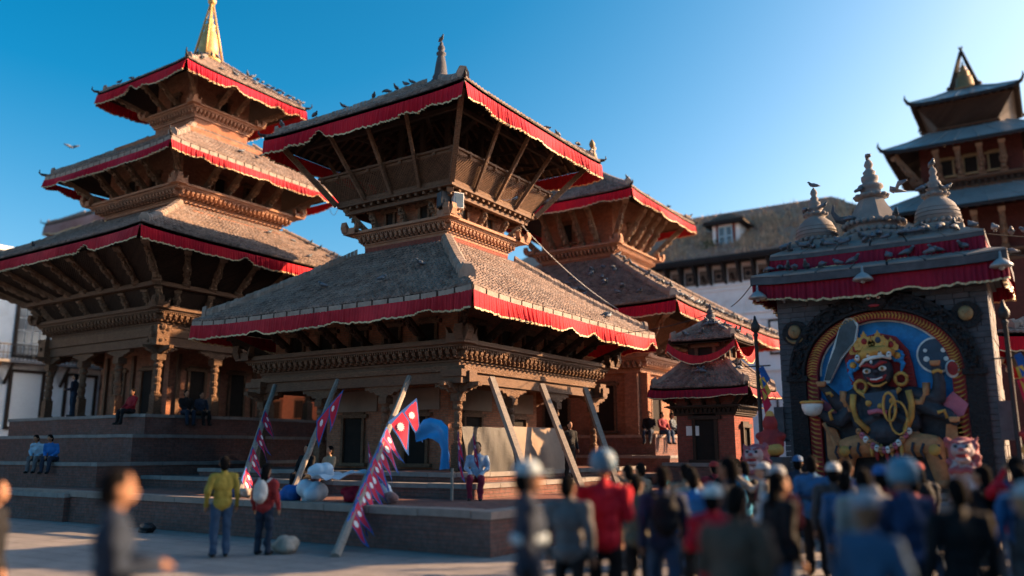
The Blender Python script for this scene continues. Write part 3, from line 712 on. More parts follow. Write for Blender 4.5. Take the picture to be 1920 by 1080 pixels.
rafters(lowC, tC, 4.0, 32); roof_deck(lowC, tC, 'wood'); roof_tiles(lowC, tC); hip_ridges(lowC, tC, w=.17, h=.18, v0=.03, comb=False, seg=.4); eave_board(lowC, tC, h=.12, mat='wood')
for k in range(4): valance(lowC, tC, k, .46, 'cloth_red', zoff=-.15, seed=8, snag=[(.55, .25)] if k == 0 else [])
b = MB(); b.slab(1.95, 1.95, 10.2, 14.0); b.build('tower_wall', 'brick', tC)
cornice(tC, 1.95, 2.45, 10.85, 11.4, 'cornice_clay', 'cornice_clay', pitch=.2, cs=.9)
upC = Roof(3.85, 3.85, 13.35, .5, .5, 15.6, up=.08, curv=.1)
sC2 = carved_strut(43, 2.1, .26, .22)
struts(tC, 2.05, 11.42, 3.3, 13.1, 4, sC2, 2.1)
for k in (0, 1): window(tC, k, -.45 if k == 0 else 0, 1.95, 11.75, .5, .9)
rafters(upC, tC, 1.95, 22, mat='wood'); roof_deck(upC, tC, 'wood'); roof_tiles(upC, tC); hip_ridges(upC, tC, w=.15, h=.16, comb=False, seg=.3); eave_board(upC, tC, h=.1)
for k in range(4): valance(upC, tC, k, .42, 'cloth_red', zoff=-.14, seed=9, snag=[])
for c in (0, 1): corner_tip(tC, upC, c, .22)
lathe_obj('spire', [(.5, 0), (.4, .1), (.4, .5), (.2, 1.0), (.1, 1.4), (.16, 1.5), (.02, 1.8)], 'gilt_dull', tC, (0, 0, 15.6), 14)

# ------------------------------------------------------------------ temple D: small two-tier shrine
DX, DY = -9.42, 26.5
tD = thing('small_shrine', 'small two-tier brick shrine with drooping red swags beside the rear temple', 'shrine', (DX, DY, 0))
plinth_step(tD, 1.75, 1.75, 1.75, 1.75, 0, .8, pc=.8); plinth_step(tD, 1.35, 1.35, 1.35, 1.35, .78, 1.5, pc=.7)
b = MB(); b.slab(.95, .95, 1.48, 4.2); b.build('wall', 'brick_red', tD)
window(tD, 0, 0, .95, 1.6, .62, 1.25, 'wood_dark', parent_name='doorway'); window(tD, 1, 0, .95, 1.7, .5, .9, 'wood_dark')
cornice(tD, .95, 1.25, 2.98, 3.3, 'wood_dark', 'wood_dark', pitch=.15, corner=False)
lowD = Roof(1.62, 1.5, 3.86, .72, .66, 4.75, up=.06, curv=.1); upD = Roof(1.12, 1.02, 5.42, .1, .1, 6.15, up=.05, curv=.1)
sD = carved_strut(55, .7, .11, .1, 'wood_dark')
struts(tD, .98, 3.3, 1.4, 3.72, 3, sD, .7)
block('top_wall', -.62, -.58, 4.6, .62, .58, 5.6, 'wood_dark', tD)
for k in (0, 1): window(tD, k, 0, .62 if k else .58, 4.85, .5, .34, 'wood')
for rf, dr in ((lowD, .25), (upD, .3)):
    roof_deck(rf, tD, thick=.08); roof_tiles(rf, tD, tw=.13, tl=.14); hip_ridges(rf, tD, w=.09, h=.1, comb=False, seg=.2); eave_board(rf, tD, h=.07)
for k in range(4):
    valance(lowD, tD, k, .26, 'cloth_maroon', zoff=-.1, seed=12, pitch=.09, snag=[])
    valance(upD, tD, k, .28, 'cloth_red', zoff=-.12, seed=13, pitch=.09, snag=[], sag=.42 if k in (0, 1) else .1)
lathe_obj('spire', [(.2, 0), (.15, .06), (.16, .18), (.09, .3), (.12, .36), (.05, .42), (.08, .5), (.01, .62)], 'stone_dark', tD, (0, 0, 6.12), 12)
b = MB(); b.box(-.62, -1.0, 2.35, -.2, -.96, 2.65); b.build('paper_notice', 'paint_white', tD)

# ------------------------------------------------------------------ shrine E: stone shrine with the painted relief
EX, EY = -3.22, 21.05
tE = thing('stone_shrine', 'grey stone shrine with three small spires, red valances and black arch', 'shrine', (EX, EY, 0))
plinth_step(tE, 2.75, 1.6, 2.75, 1.3, 0, .5, 'stone_course', 'stone'); plinth_step(tE, 2.45, 1.35, 2.45, 1.2, .48, 1.0, 'stone_course', 'stone')
b = MB(); b.box(-2.18, -.72, .98, 2.18, 1.05, 5.72); b.build('core_wall', 'stone_course', tE)
SPR, AO, AI, RO, RI = 3.6, 2.0, 1.66, 1.82, 1.42
def arch_half(z, a, r):
    if z <= SPR: return a
    t = (z - SPR) / r
    return a * math.sqrt(max(0, 1 - t * t)) if t < 1 else 0
ch = .125; nst = 0; z = 1.0; row = 0
while z < 5.55:
    zt = min(z + ch, 5.58); inner = max(arch_half(z, AO - .05, RO - .03), arch_half(zt, AO - .05, RO - .03))
    for sg in (-1, 1):
        a = inner; w = (.2 if row % 2 else .36)
        while a < 2.21:
            bb = min(2.22, a + w)
            if 2.22 - bb < .12: bb = 2.22
            x0, x1 = sorted((sg * (a + .005), sg * (bb - .004)))
            block('stone_block', x0, -1.05 + random.uniform(-.012, .012), z + .004, x1, -.73, zt - .005, 'stone_dark', tE); nst += 1
            a = bb; w = random.uniform(.3, .44)
    z = zt; row += 1
for k in (1,):
    z = 1.0; row = 0
    while z < 5.55:
        zt = min(z + .25, 5.58); y = -.72; w = .3 if row % 2 else .5
        while y < 1.04:
            y1 = min(1.05, y + w); block('stone_block', 2.181, y + .005, z + .005, 2.22 + random.uniform(-.008, .01), y1 - .004, zt - .006, 'stone', tE); y = y1; w = random.uniform(.4, .6)
        z = zt; row += 1
# corner stones lower, slightly proud
for sx in (-1, 1): block('corner_stone', sx * 2.3 - .12, -1.12, 2.1, sx * 2.3 + .02 * sx + .12, -.7, 2.9, 'stone_dark', tE)
b = MB(); b.slab(2.3, 1.15, 5.55, 5.66); b.slab(2.42, 1.27, 5.662, 5.74); b.build('cornice_moulding', 'stone_dark', tE)
lowE = Roof(2.68, 1.55, 5.95, 2.1, .95, 6.2, up=.06, curv=0); upE = Roof(2.3, 1.15, 6.52, 1.95, .85, 6.72, up=.03, curv=0)
for rf, th in ((lowE, .17), (upE, .09)):
    roof_deck(rf, tE, 'stone_dark', th, 'roof_slab')
    for k in (0, 1):
        ha = dims(k, *rf.h)[0]; nn = int(2 * ha / .75)
        for i in range(nn):
            u0, u1 = -1 + 2 * i / nn + .01, -1 + 2 * (i + 1) / nn - .01
            q = MB(); P = [rf.pt(k, u0, .0, 0), rf.pt(k, u1, .0, 0), rf.pt(k, u1, .95, 0), rf.pt(k, u0, .95, 0)]
            q.hexa([(x, y, zz - .02) for x, y, zz in P] + [(x, y, zz + .012 + random.uniform(0, .012)) for x, y, zz in P]); q.build('roof_stone', 'stone', tE)
b = MB(); b.slab(2.12, .97, 6.0, 6.5); b.build('attic', 'stone_dark', tE)
b = MB(); b.slab(1.9, .82, 6.7, 6.85); b.slab(1.75, .7, 6.852, 6.92); b.build('spire_base', 'stone', tE)
for k in range(4):
    valance(lowE, tE, k, .44, 'cloth_maroon', zoff=-.19, seed=15, snag=[], out=-.12)
    valance(upE, tE, k, .36, 'cloth_maroon', zoff=-.1, seed=16, snag=[], out=-.02)
def spire(x, kind, z0, H_):
    if kind == 'dome':
        o = lathe_obj('side_spire', [(.52, 0), (.52, .06), (.44, .08), (.45, .2), (.5, .24), (.47, .42), (.38, .6), (.24, .73), (.2, .77), (.27, .8), (.27, .86), (.15, .9), (.17, .96), (.2, .99), (.12, 1.03), (.15, 1.1), (.14, 1.16), (.09, 1.2), (.1, 1.27), (.06, 1.32), (.09, 1.4), (.07, 1.47), (.02, 1.54)], 'stone', tE, (x, 0, z0), 20)
        R0 = .47
        for j in range(5):
            zz = .26 + j * .1; r = .505 - (zz - .24) ** 2 * 1.02 - .1 * max(0, zz - .45)
            bb = MB(); bb.lathe([(r - .005, zz - .006), (r + .006, zz), (r - .005, zz + .006)], 20); bb.build('dome_joint', 'stone_dark', o)
        bb = MB()
        for j in range(20): bb.ell((.47 * math.cos(j * .314), .47 * math.sin(j * .314), .14), (.055, .055, .055), 7, 5)
        bb.build('stone_beads', 'stone', o, smooth=True, kind='stuff')
        bb = MB()
        for j in range(12): bb.ell((.26 * math.cos(j * .5236), .26 * math.sin(j * .5236), .83), (.06, .06, .045), 7, 5)
        bb.build('lotus_petals', 'stone', o, smooth=True, kind='stuff')
    else:
        o = lathe_obj('main_spire', [(.75, 0), (.75, .1), (.62, .13), (.6, .3), (.66, .34), (.62, .42), (.3, 1.0), (.27, 1.04)], 'stone', tE, (x, 0, z0), 8, rot=math.pi / 8, smooth=False)
        lathe_obj('spire_top', [(.26, 0), (.36, .03), (.36, .1), (.22, .16), (.24, .24), (.3, .3), (.28, .36), (.16, .4), (.2, .5), (.2, .58), (.13, .62), (.15, .7), (.09, .76), (.07, .8), (.11, .88), (.08, .97), (.02, 1.05)], 'stone', o, (0, 0, 1.03), 16)
        bb = MB()
        for zz, rr in ((.16, .66), (.38, .68)):
            for j in range(26): bb.ell((rr * math.cos(j * .2417), rr * math.sin(j * .2417), zz), (.065, .065, .065), 7, 5)
        bb.build('stone_beads', 'stone', o, smooth=True, kind='stuff')
        bb = MB()
        for j in range(13): bb.ell((.35 * math.cos(j * .4833), .35 * math.sin(j * .4833), 1.1), (.075, .075, .05), 7, 5)
        bb.build('lotus_petals', 'stone', o, smooth=True, kind='stuff')
        bb = MB(); bb.tube([(-.55, -.3, .5), (-.75, -.35, .55), (-.85, -.36, .75), (-.82, -.36, .95)], [.12, .09, .05, .015], 7); bb.build('spire_horn', 'stone_dark', o)
spire(-1.4, 'dome', 6.9, 1.5); spire(-.06, 'main', 6.88, 1.9); spire(1.33, 'dome', 6.95, 1.5)
# black arch
NA = 40
def epts(a, r, n=NA, a0=0, a1=math.pi): return [(a * math.cos(a0 + (a1 - a0) * i / n), SPR + r * math.sin(a0 + (a1 - a0) * i / n)) for i in range(n + 1)]
def band(mb, ao, ro, ai, ri, y0, y1, mi=0):
    O, I = epts(ao, ro), epts(ai, ri)
    for i in range(NA):
        q = [O[i], O[i + 1], I[i + 1], I[i]]
        mb.hexa([(x, y0, z) for x, z in q][::-1] + [(x, y1, z) for x, z in q][::-1])
b = MB(); band(b, AO, RO, AI, RI, -1.12, -.72); arch = b.build('arch', 'wood_black', tE)
b = MB(); band(b, AO, RO, AO - .06, RO - .06, -1.17, -1.1); b.build('arch_moulding', 'wood_black', arch)
b = MB(); band(b, AI + .05, RI + .05, AI - .005, RI - .005, -1.17, -1.1); b.build('arch_moulding', 'wood_black', arch)
b = MB(); rr = random.Random(3)
for i in range(26):
    t0 = math.pi * (i + .5) / 26; am, rm = (AO + AI) / 2, (RO + RI) / 2
    if abs(t0 - math.pi / 2) < .16: continue
    sg = 1 if i % 2 else -1; pts = []
    for j in range(9):
        t = t0 + (j / 8 - .5) * .2; o = .1 * math.sin(j / 8 * 6.283) * sg
        pts.append(((am + o) * math.cos(t), -1.14 - .03 * math.sin(j), SPR + (rm + o) * math.sin(t)))
    b.tube(pts, [.02, .04, .05, .05, .045, .05, .05, .04, .02], 6)
    for j in range(3):
        t = t0 + rr.uniform(-.06, .06); o = rr.uniform(-.12, .12)
        b.ell(((am + o) * math.cos(t), -1.14, SPR + (rm + o) * math.sin(t)), (rr.uniform(.03, .07), .05, rr.uniform(.03, .07)), 7, 5)
b.build('arch_carving', 'wood_black', arch, smooth=True, kind='stuff')
fz = SPR + RI + .2
b = MB(); b.ell((0, -1.17, fz), (.27, .14, .24), 12, 8); b.ell((0, -1.3, fz - .04), (.07, .07, .06), 8, 5); b.ell((-.22, -1.17, fz + .16), (.09, .06, .13), 7, 5); b.ell((.22, -1.17, fz + .16), (.09, .06, .13), 7, 5)
face = b.build('monster_face', 'wood_black', arch, smooth=True)
pmat('paint_eye', (.75, .72, .66), (.7, .66, .6), 10, .5, 0); pmat('paint_red', (.34, .02, .025), (.27, .016, .02), 6, .55, .2)
b = MB(); b.ell((-.1, -1.29, fz + .05), (.05, .03, .035), 8, 5); b.ell((.1, -1.29, fz + .05), (.05, .03, .035), 8, 5); b.build('eye', 'paint_eye', face, smooth=True)
b = MB(); b.ell((-.1, -1.315, fz + .05), (.02, .015, .02), 6, 4); b.ell((.1, -1.315, fz + .05), (.02, .015, .02), 6, 4); b.build('pupil', 'paint_red', face)
b = MB(); b.ell((0, -1.3, fz - .13), (.12, .03, .035), 8, 5); b.build('mouth', 'paint_red', face)
for sg in (-1, 1):
    x0, x1 = sorted((sg * (AI - .01), sg * (AO + .02)))
    block('arch_pillar', x0, -1.1, 1.0, x1, -.71, SPR - .13, 'wood_black', tE)
    block('arch_capital', x0 - .05, -1.16, SPR - .128, x1 + .05, -.715, SPR - .002, 'wood_black', tE)
    cx, cz = (-1.82, 4.62) if sg < 0 else (1.78, 4.75)
    b = MB(); b.prism([(cx + .3 * math.cos(t * .314), cz + .3 * math.sin(t * .314)) for t in range(20)], lambda p: (p[0], -1.1, p[1]), lambda p: (p[0], -1.02, p[1]))
    md = b.build('medallion', 'wood_black', tE)
    b = MB(); b.ell((cx, -1.13, cz + .03), (.15, .09, .165), 12, 8)
    b.ell((cx, -1.22, cz + .02), (.025, .03, .05), 6, 4); b.ell((cx - .055, -1.205, cz + .06), (.035, .02, .012), 6, 4); b.ell((cx + .055, -1.205, cz + .06), (.035, .02, .012), 6, 4); b.ell((cx, -1.2, cz - .055), (.04, .02, .014), 6, 4)
    b.build('gilded_face', 'gilt_dull', md, smooth=True)
    if sg < 0:
        b = MB(); b.tube([(cx + .22 * math.cos(t), -1.12, cz + .22 * math.sin(t)) for t in np.linspace(R(200), R(340), 9)], [.006, .02, .032, .04, .045, .04, .032, .02, .006], 6); b.build('crescent', 'gilt_dull', md)
for x, y, z in ((-2.5, -1.62, 5.45), (-.12, -1.68, 5.62), (2.55, -1.6, 5.62)):
    b = MB(); b.lathe([(.02, .32), (.03, .18), (.1, .14), (.2, .05), (.22, 0), (.17, -.02)], 14); b.ell((0, 0, -.03), (.06, .06, .05), 8, 5)
    b.build('flood_lamp', 'metal_sheet', tE, (x, y, z), smooth=True)
for x, z in ((-1.25, 5.38), (.3, 5.5), (1.45, 5.5), (-1.95, 5.4)):
    b = MB(); b.lathe([(.012, .22), (.02, .12), (.05, .1), (.07, .02), (.09, 0), (.02, -.02), (.02, -.07)], 10); b.build('bell', 'metal_sheet', tE, (x, -1.35, z), smooth=True)

# ------------------------------------------------------------------ palace F behind
FX0, FX1, FY = -33, -5.5, 46.0
tF = thing('white_palace', 'long white palace with grassy brown tiled roof behind the temples', 'palace', ((FX0 + FX1) / 2, FY, 0))
fw = (FX1 - FX0) / 2
b = MB(); b.box(-fw, 0, 0, fw, 9, 12.55); b.build('wall', 'plaster_white', tF)
def fx(x): return x - (FX0 + FX1) / 2
b = MB(); b.box(-fw - .05, -.12, 11.2, fw + .05, 0, 11.3); b.box(-fw, -.07, 10.95, fw, 0, 11.05); b.box(-fw, -.1, 9.5, fw, 0, 9.62); b.box(-fw, -.06, 9.1, fw, 0, 9.2); b.box(-fw, -.12, 6.2, fw, 0, 6.4); b.build('string_course', 'plaster_white', tF)
b = MB(); b.box(-fw - .9, -1.05, 12.5, fw + .9, .1, 12.62); b.box(-fw - .95, -1.12, 12.622, fw + .95, -.95, 12.8); b.build('eave', 'wood_black', tF)
pr0 = MB(); pr0.prism([(-.62, .12), (-.62, .34), (-.3, .1)], lambda p: p, lambda p: p)
lionM = None
def lion_relief():
    b = MB(); y0 = -.09
    b.ell((0, y0, .38), (.1, .05, .16), 8, 6); b.ell((-.06, y0, .58), (.1, .06, .1), 8, 6); b.ell((-.15, y0, .56), (.06, .04, .04), 6, 4)
    for p in ([(-.04, .48), (-.16, .5), (-.2, .42)], [(-.02, .42), (-.16, .36), (-.2, .28)], [(0, .28), (-.08, .16), (-.02, .06), (-.1, .03)], [(.06, .26), (.12, .15), (.08, .05), (.02, .03)], [(.08, .26), (.2, .28), (.22, .45), (.17, .6), (.22, .68)]):
        b.tube([(x, y0, z) for x, z in p], .028, 6)
    return b.mesh('lion', 'wood_dark')
lionM = lion_relief()
NB = 0; x = -21.6 + .0
bm = MB(); bm.prism([(0, 1.25), (.85, 1.25), (.85, 1.1), (.16, .05), (0, 0)], lambda p: (-.06, -p[0], p[1]), lambda p: (.06, -p[0], p[1])); brM = bm.mesh('eave_bracket', 'wood_black')
pm = MB(); pm.box(-.3, -.03, .12, .3, 0, .95); panM = pm.mesh('panel', 'plaster_beige')
rm = MB()
for q in ((-.27, .2, -.2, .84), (.2, .2, .27, .84), (-.2, .2, .2, .27), (-.2, .77, .2, .84)): rm.box(q[0], -.08, q[1], q[2], -.03, q[3])
rm.prism([(.15 * math.cos(t * .3927), .52 + .15 * math.sin(t * .3927)) for t in range(16)], lambda p: (p[0], -.045, p[1]), lambda p: (p[0], -.031, p[1])); rngM = rm.mesh('round_vent', 'wood_black')
for i in range(30):
    xx = -24.0 + .87 * i
    if xx > FX1 - .3: break
    obj('eave_bracket', brM, tF, (fx(xx), -.001, 11.3))
    p = obj('wall_panel', panM, tF, (fx(xx + .435), -.001, 11.3))
    obj('round_vent' if i % 2 else 'lion_relief', rngM if i % 2 else lionM, p)
b = MB()
for i in range(40):
    xx = fx(-24 + .62 * i)
    if xx > fw - .5: break
    pts = [(xx + .2 * math.cos(t), -.01, 9.85 + .45 * max(0, math.sin(t)) * 1.2) for t in np.linspace(0, math.pi, 9)]
    b.tube([(xx + .2, -.01, 9.65)] + pts + [(xx - .2, -.01, 9.65)], .03, 5)
b.build('blind_arcade', 'plaster_white', tF, kind='stuff')
def palace_window(x, z, w=1.0, h=1.7):
    o = block('window', fx(x) - w / 2 - .12, -.1, z - .12, fx(x) + w / 2 + .12, .0, z + h + .14, 'wood_dark', tF)
    for sg in (-1, 1):
        b = MB(); x0 = fx(x) + (sg - 1) * w / 4
        b.box(x0 + .02, -.16, z, x0 + w / 2 - .02, -.102, z + h)
        s = b.build('shutter', 'paint_white', tF)
        for j in range(9): block('louvre', x0 + .08, -.19, z + .1 + j * (h - .2) / 9, x0 + w / 2 - .08, -.161, z + .1 + j * (h - .2) / 9 + .1, 'paint_white', s).matrix_parent_inverse.identity()
for x in (-12.4, -9.5, -6.8, -16.0): palace_window(x, 7.2)
for x in (-12.2, -9.4, -6.8, -16.0): palace_window(x, 2.9)
# roof
rz0, rz1 = 12.75, 16.9
rfF = Roof(fw + .9, 5.6, rz0, fw - 4.6, .05, rz1, up=0, curv=.02)
rfo = bpy.data.objects.new('roof', None); 
class _Sh: pass
b = MB(); nu, nv = 40, 10
for k in range(4):
    vs = [rfF.pt(k, -1 + 2 * i / nu, j / nv, random.uniform(-.03, .03) if 0 < j < nv else 0) for j in range(nv + 1) for i in range(nu + 1)]
    b.add(vs, [(j * (nu + 1) + i, j * (nu + 1) + i + 1, (j + 1) * (nu + 1) + i + 1, (j + 1) * (nu + 1) + i) for j in range(nv) for i in range(nu)])
bpy.data.objects.remove(rfo)
rF = b.build('roof', 'roof_tile_brown', tF, (0, 4.5, 0))
# tile field on the seen slope
b = MB(); k = 0; nc = 34
for c in range(nc):
    v0, v1 = max(0, (c - .15) / nc), (c + 1) / nc
    w = fw + .9 + (-5.5) * v0
    x = -26.0
    while x < FX1 + 1.0:
        lx = fx(x); 
        if abs(lx) < w - .1:
            j = random.gauss(0, .012)
            P = [rfF.pt(0, (lx) / w, v0, .05 + j), rfF.pt(0, (lx + .19) / w, v0, .05 + j), rfF.pt(0, (lx + .19) / w, v1, .0), rfF.pt(0, lx / w, v1, .0)]
            P[2] = (P[1][0], P[2][1], P[2][2]); P[3] = (P[0][0], P[3][1], P[3][2])
            b.add(P + [(P[0][0], P[0][1], P[0][2] - .05), (P[1][0], P[1][1], P[1][2] - .05)], [(0, 1, 2, 3), (4, 5, 1, 0)])
        x += .2
b.build('roof_tiles', 'roof_tile_brown', tF, (0, 4.5, 0), kind='stuff')
b = MB(); rr = random.Random(9)
for i in range(16000):
    x = rr.uniform(-24, FX1 - .5); v = min(.98, max(.02, rr.betavariate(1.7, 2.2)))
    dn = math.sin(x * 1.3) * .5 + math.sin(x * 3.1 + v * 9) * .35 + math.sin(v * 14 + x) * .4
    if rr.random() > .45 + .4 * dn: continue
    w = fw + .9 - 5.5 * v; lx = fx(x)
    if abs(lx) > w - .2: continue
    p = Vector(rfF.pt(0, lx / w, v)); hgt = rr.uniform(.1, .34) * (1 + .4 * dn); t = rr.uniform(0, 6.28); L = Vector((math.cos(t) * .12, math.sin(t) * .12 - .08, hgt))
    wd = Vector((math.cos(t + 1.5), math.sin(t + 1.5), 0)) * rr.uniform(.018, .04)
    b.add([p - wd, p + wd, p + wd * .6 + L * .6, p + L], [(0, 1, 2, 3)])
b.build('dry_grass', 'grass_dry', tF, (0, 4.5, 0), kind='stuff')
# dormer
dm = Vector((fx(-15.3), .35, 13.55))
b = MB(); b.box(-.8, 0, 0, .8, 2.6, 1.45); db = b.build('dormer', 'plaster_white', tF, dm)
b = MB()
for x0, x1 in ((-.95, -.82),): pass
b.frust((1.25, 1.7), 0, (1.18, 1.63), .12); b.build('dormer_eave', 'wood_black', db, (0, 1.2, 1.42))
dr = Roof(1.22, 1.66, 1.56, .25, .7, 2.25, up=.05, curv=.1)
roof_deck(dr, db, thick=.05, name='dormer_roof').location = (0, 1.2, 0)
b = MB()
for k in range(4):
    for c in range(6):
        for i in range(16):
            u0, u1 = -1 + i / 8, -1 + (i + .95) / 8; P = [dr.pt(k, u0, c / 6, .04), dr.pt(k, u1, c / 6, .04), dr.pt(k, u1, (c + 1) / 6, .0), dr.pt(k, u0, (c + 1) / 6, .0)]
            b.add(P, [(0, 1, 2, 3)])
b.build('dormer_tiles', 'roof_tile_brown', db, (0, 1.2, 0), kind='stuff')
for sg in (-1, 1): block('dormer_post', sg * .5 - .07, -.06, .1, sg * .5 + .07, 0, 1.42, 'brick_red', db)
for sg in (-1, 1):
    c0 = -.42 if sg < 0 else .02
    b = MB()
    for q in ((0, 0, .06, 1.2), (.34, 0, .4, 1.2), (.06, 0, .34, .08), (.06, 1.12, .34, 1.2), (.06, .56, .34, .62)): b.box(c0 + q[0], -.09, .12 + q[1], c0 + q[2], -.03, .12 + q[3])
    s = b.build('casement', 'window_blue', db)
    for z0, z1 in ((.2, .68), (.74, 1.24)): block('pane', c0 + .06, -.05, z0, c0 + .34, -.04, z1, 'glass', s)
b = MB(); b.box(-.95, -.2, -.02, .95, .05, .08); b.build('dormer_sill', 'wood_dark', db)
b = MB(); rr = random.Random(4)
for i in range(260):
    c = Vector((rr.gauss(-.95, .35), rr.uniform(-.5, -.1), rr.gauss(.15, .28))); d = Vector((rr.uniform(-1, 1), rr.uniform(-1, 1), rr.uniform(-.5, 1))).normalized() * .09; e = d.cross(Vector((.3, .5, .8))).normalized() * .04
    b.add([c, c + d * .5 + e, c + d, c + d * .5 - e], [(0, 1, 2, 3)])
b.build('shrub', 'leaf', db, kind='stuff')

tF.scale = (1.3,) * 3; tF.location = (1.3 * (FX0 + FX1) / 2, 1.3 * FY, 1.9 * -.3)

# ------------------------------------------------------------------ tower G
GX, GY = -2.6, 52.7
tG = thing('metal_roof_temple', 'tall temple with grey sheet-metal roofs far back at the right edge', 'temple', (GX, GY, 0))
def metal_roof(rf, root, n=7):
    roof_deck(rf, root, 'wood_black', .14)
    for k in (0, 1, 3):
        for i in range(n):
            u0, u1 = -1 + 2 * i / n, -1 + 2 * (i + 1) / n
            q = MB(); vs = [rf.pt(k, u, v, .012 + random.uniform(0, .02)) for v in (0, .5, 1) for u in (u0 + .004, u1 - .004)]
            q.add(vs, [(0, 1, 3, 2), (2, 3, 5, 4)]); q.build('roof_sheet', 'metal_sheet', root)
            if i: 
                m_ = MB(); m_.tube([rf.pt(k, u0, v, .04) for v in (0, .5, 1)], .035, 5); m_.build('roof_seam', 'metal_sheet', root)
    for c in range(4):
        m_ = MB(); m_.tube([rf.pt(c, 1, v, .04) for v in (0, .5, 1)], .06, 6); m_.build('hip_cap', 'metal_sheet', root)
        p = Vector(rf.pt(c, 1, 0)); d = Vector((p.x, p.y, 0)).normalized()
        m_ = MB(); m_.tube([p - d * .3 + Vector((0, 0, -.06)), p + d * .12, p + d * .3 + Vector((0, 0, .22)), p + d * .28 + Vector((0, 0, .48))], [.14, .11, .07, .015], 7); m_.build('corner_horn', 'wood_black', root)
g1 = Roof(5.5, 5.5, 14.4, 2.6, 2.6, 16.0, up=.12, curv=.1); g2 = Roof(4.15, 4.15, 18.35, 1.9, 1.9, 19.75, up=.12, curv=.1); g3 = Roof(2.72, 2.72, 21.4, .5, .5, 22.65, up=.12, curv=.1)
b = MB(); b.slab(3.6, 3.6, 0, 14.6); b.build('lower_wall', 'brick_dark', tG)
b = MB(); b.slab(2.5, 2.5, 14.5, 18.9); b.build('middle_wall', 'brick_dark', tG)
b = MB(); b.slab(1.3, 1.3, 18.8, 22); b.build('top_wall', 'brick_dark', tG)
for rf in (g1, g2, g3): metal_roof(rf, tG)
cornice(tG, 2.5, 2.85, 16.0, 16.65, 'wood', 'wood_dark', pitch=.3); cornice(tG, 3.6, 4.0, 11.6, 12.2, 'wood', 'wood_dark', pitch=.3); cornice(tG, 1.3, 1.6, 19.7, 20.1, 'wood', 'wood_dark', pitch=.25, corner=False)
sG = carved_strut(71, 1.9, .3, .26)
struts(tG, 2.6, 16.68, 3.7, 18.2, 4, sG, 1.9); struts(tG, 3.7, 12.2, 4.9, 14.2, 5, sG, 1.9); 
for k in (0, 1, 3):
    lattice(tG, (side(k, -1.4, 1.4, 20.1), side(k, 1.4, 1.4, 20.1), side(k, 2.3, 2.3, 21.25), side(k, -2.3, 2.3, 21.25)), .2, .12, .04, 'wood_dark', frame=.12)
    for a in (-1.2, 0, 1.2): window(tG, k, a, 2.5, 16.9, .6, .9, 'gilt_dull')
rafters(g1, tG, 3.6, 20, w=.1, sides=(0, 1, 3)); rafters(g2, tG, 2.5, 18, w=.1, sides=(0, 1, 3)); rafters(g3, tG, 1.3, 14, w=.1, sides=(0, 1, 3))
o = lathe_obj('spire', [(.9, 0), (.9, .1), (.62, .2), (.6, .3), (.5, .35), (.42, .95), (.25, 1.02), (.33, 1.15), (.25, 1.2), (.3, 1.3), (.15, 1.45), (.18, 1.55), (.06, 1.75), (.02, 2.0)], 'gilt_dull', tG, (0, 0, 22.55), 18)
for q in range(4):
    t_ = q * math.pi / 2 + math.pi / 4
    b = MB(); c_, s_ = math.cos(t_), math.sin(t_)
    b.tube([(1.0 * c_, 1.0 * s_, 0), (.85 * c_, .85 * s_, .5), (0.06 * c_, .06 * s_, 2.55), (-.12 * c_, -.12 * s_, 2.9)], [.17, .1, .09, .04], 7); b.tube([(1.02 * c_, 1.02 * s_, .1), (1.0 * c_, 1.0 * s_, .18)], [.22, .2], 8); b.build('spire_stay', 'wood_dark', o, smooth=True)

tG.scale = (1.3,) * 3; tG.location = (1.3 * GX, 1.3 * GY, 1.9 * -.3)

# ------------------------------------------------------------------ temple J at the right edge
JX, JY = 4.6, 35.0
tJ = thing('edge_temple', 'brick temple cut off by the right edge behind the stone shrine', 'temple', (JX, JY, 0))
plinth_step(tJ, 5.2, 5.2, 5.2, 5.2, 0, 1.4, pc=1.2)
b = MB(); b.slab(3.9, 3.9, 1.38, 6.6); b.build('wall', 'brick', tJ)
b = MB(); b.box(-4.0, -3.98, 1.4, -2.4, -3.9, 4.2); b.build('whitewash_panel', 'plaster_white', tJ)
j1 = Roof(5.9, 5.9, 5.35, .5, .5, 8.6, up=.1)
sJ = carved_strut(81, 1.8, .22, .2); struts(tJ, 3.95, 4.2, 5.4, 5.25, 6, sJ, 1.8, sides=(0, 3), corner=False)
for rf in (j1,):
    roof_deck(rf, tJ); roof_tiles(rf, tJ); hip_ridges(rf, tJ, w=.17, h=.16); eave_board(rf, tJ, h=.1)
    for k in range(4): valance(rf, tJ, k, .42, 'cloth_red', zoff=-.14, seed=21, snag=[])
lathe_obj('spire', [(.5, 0), (.4, .4), (.2, .9), (.1, 1.4), (.02, 1.8)], 'gilt_dull', tJ, (0, 0, 8.5), 14)

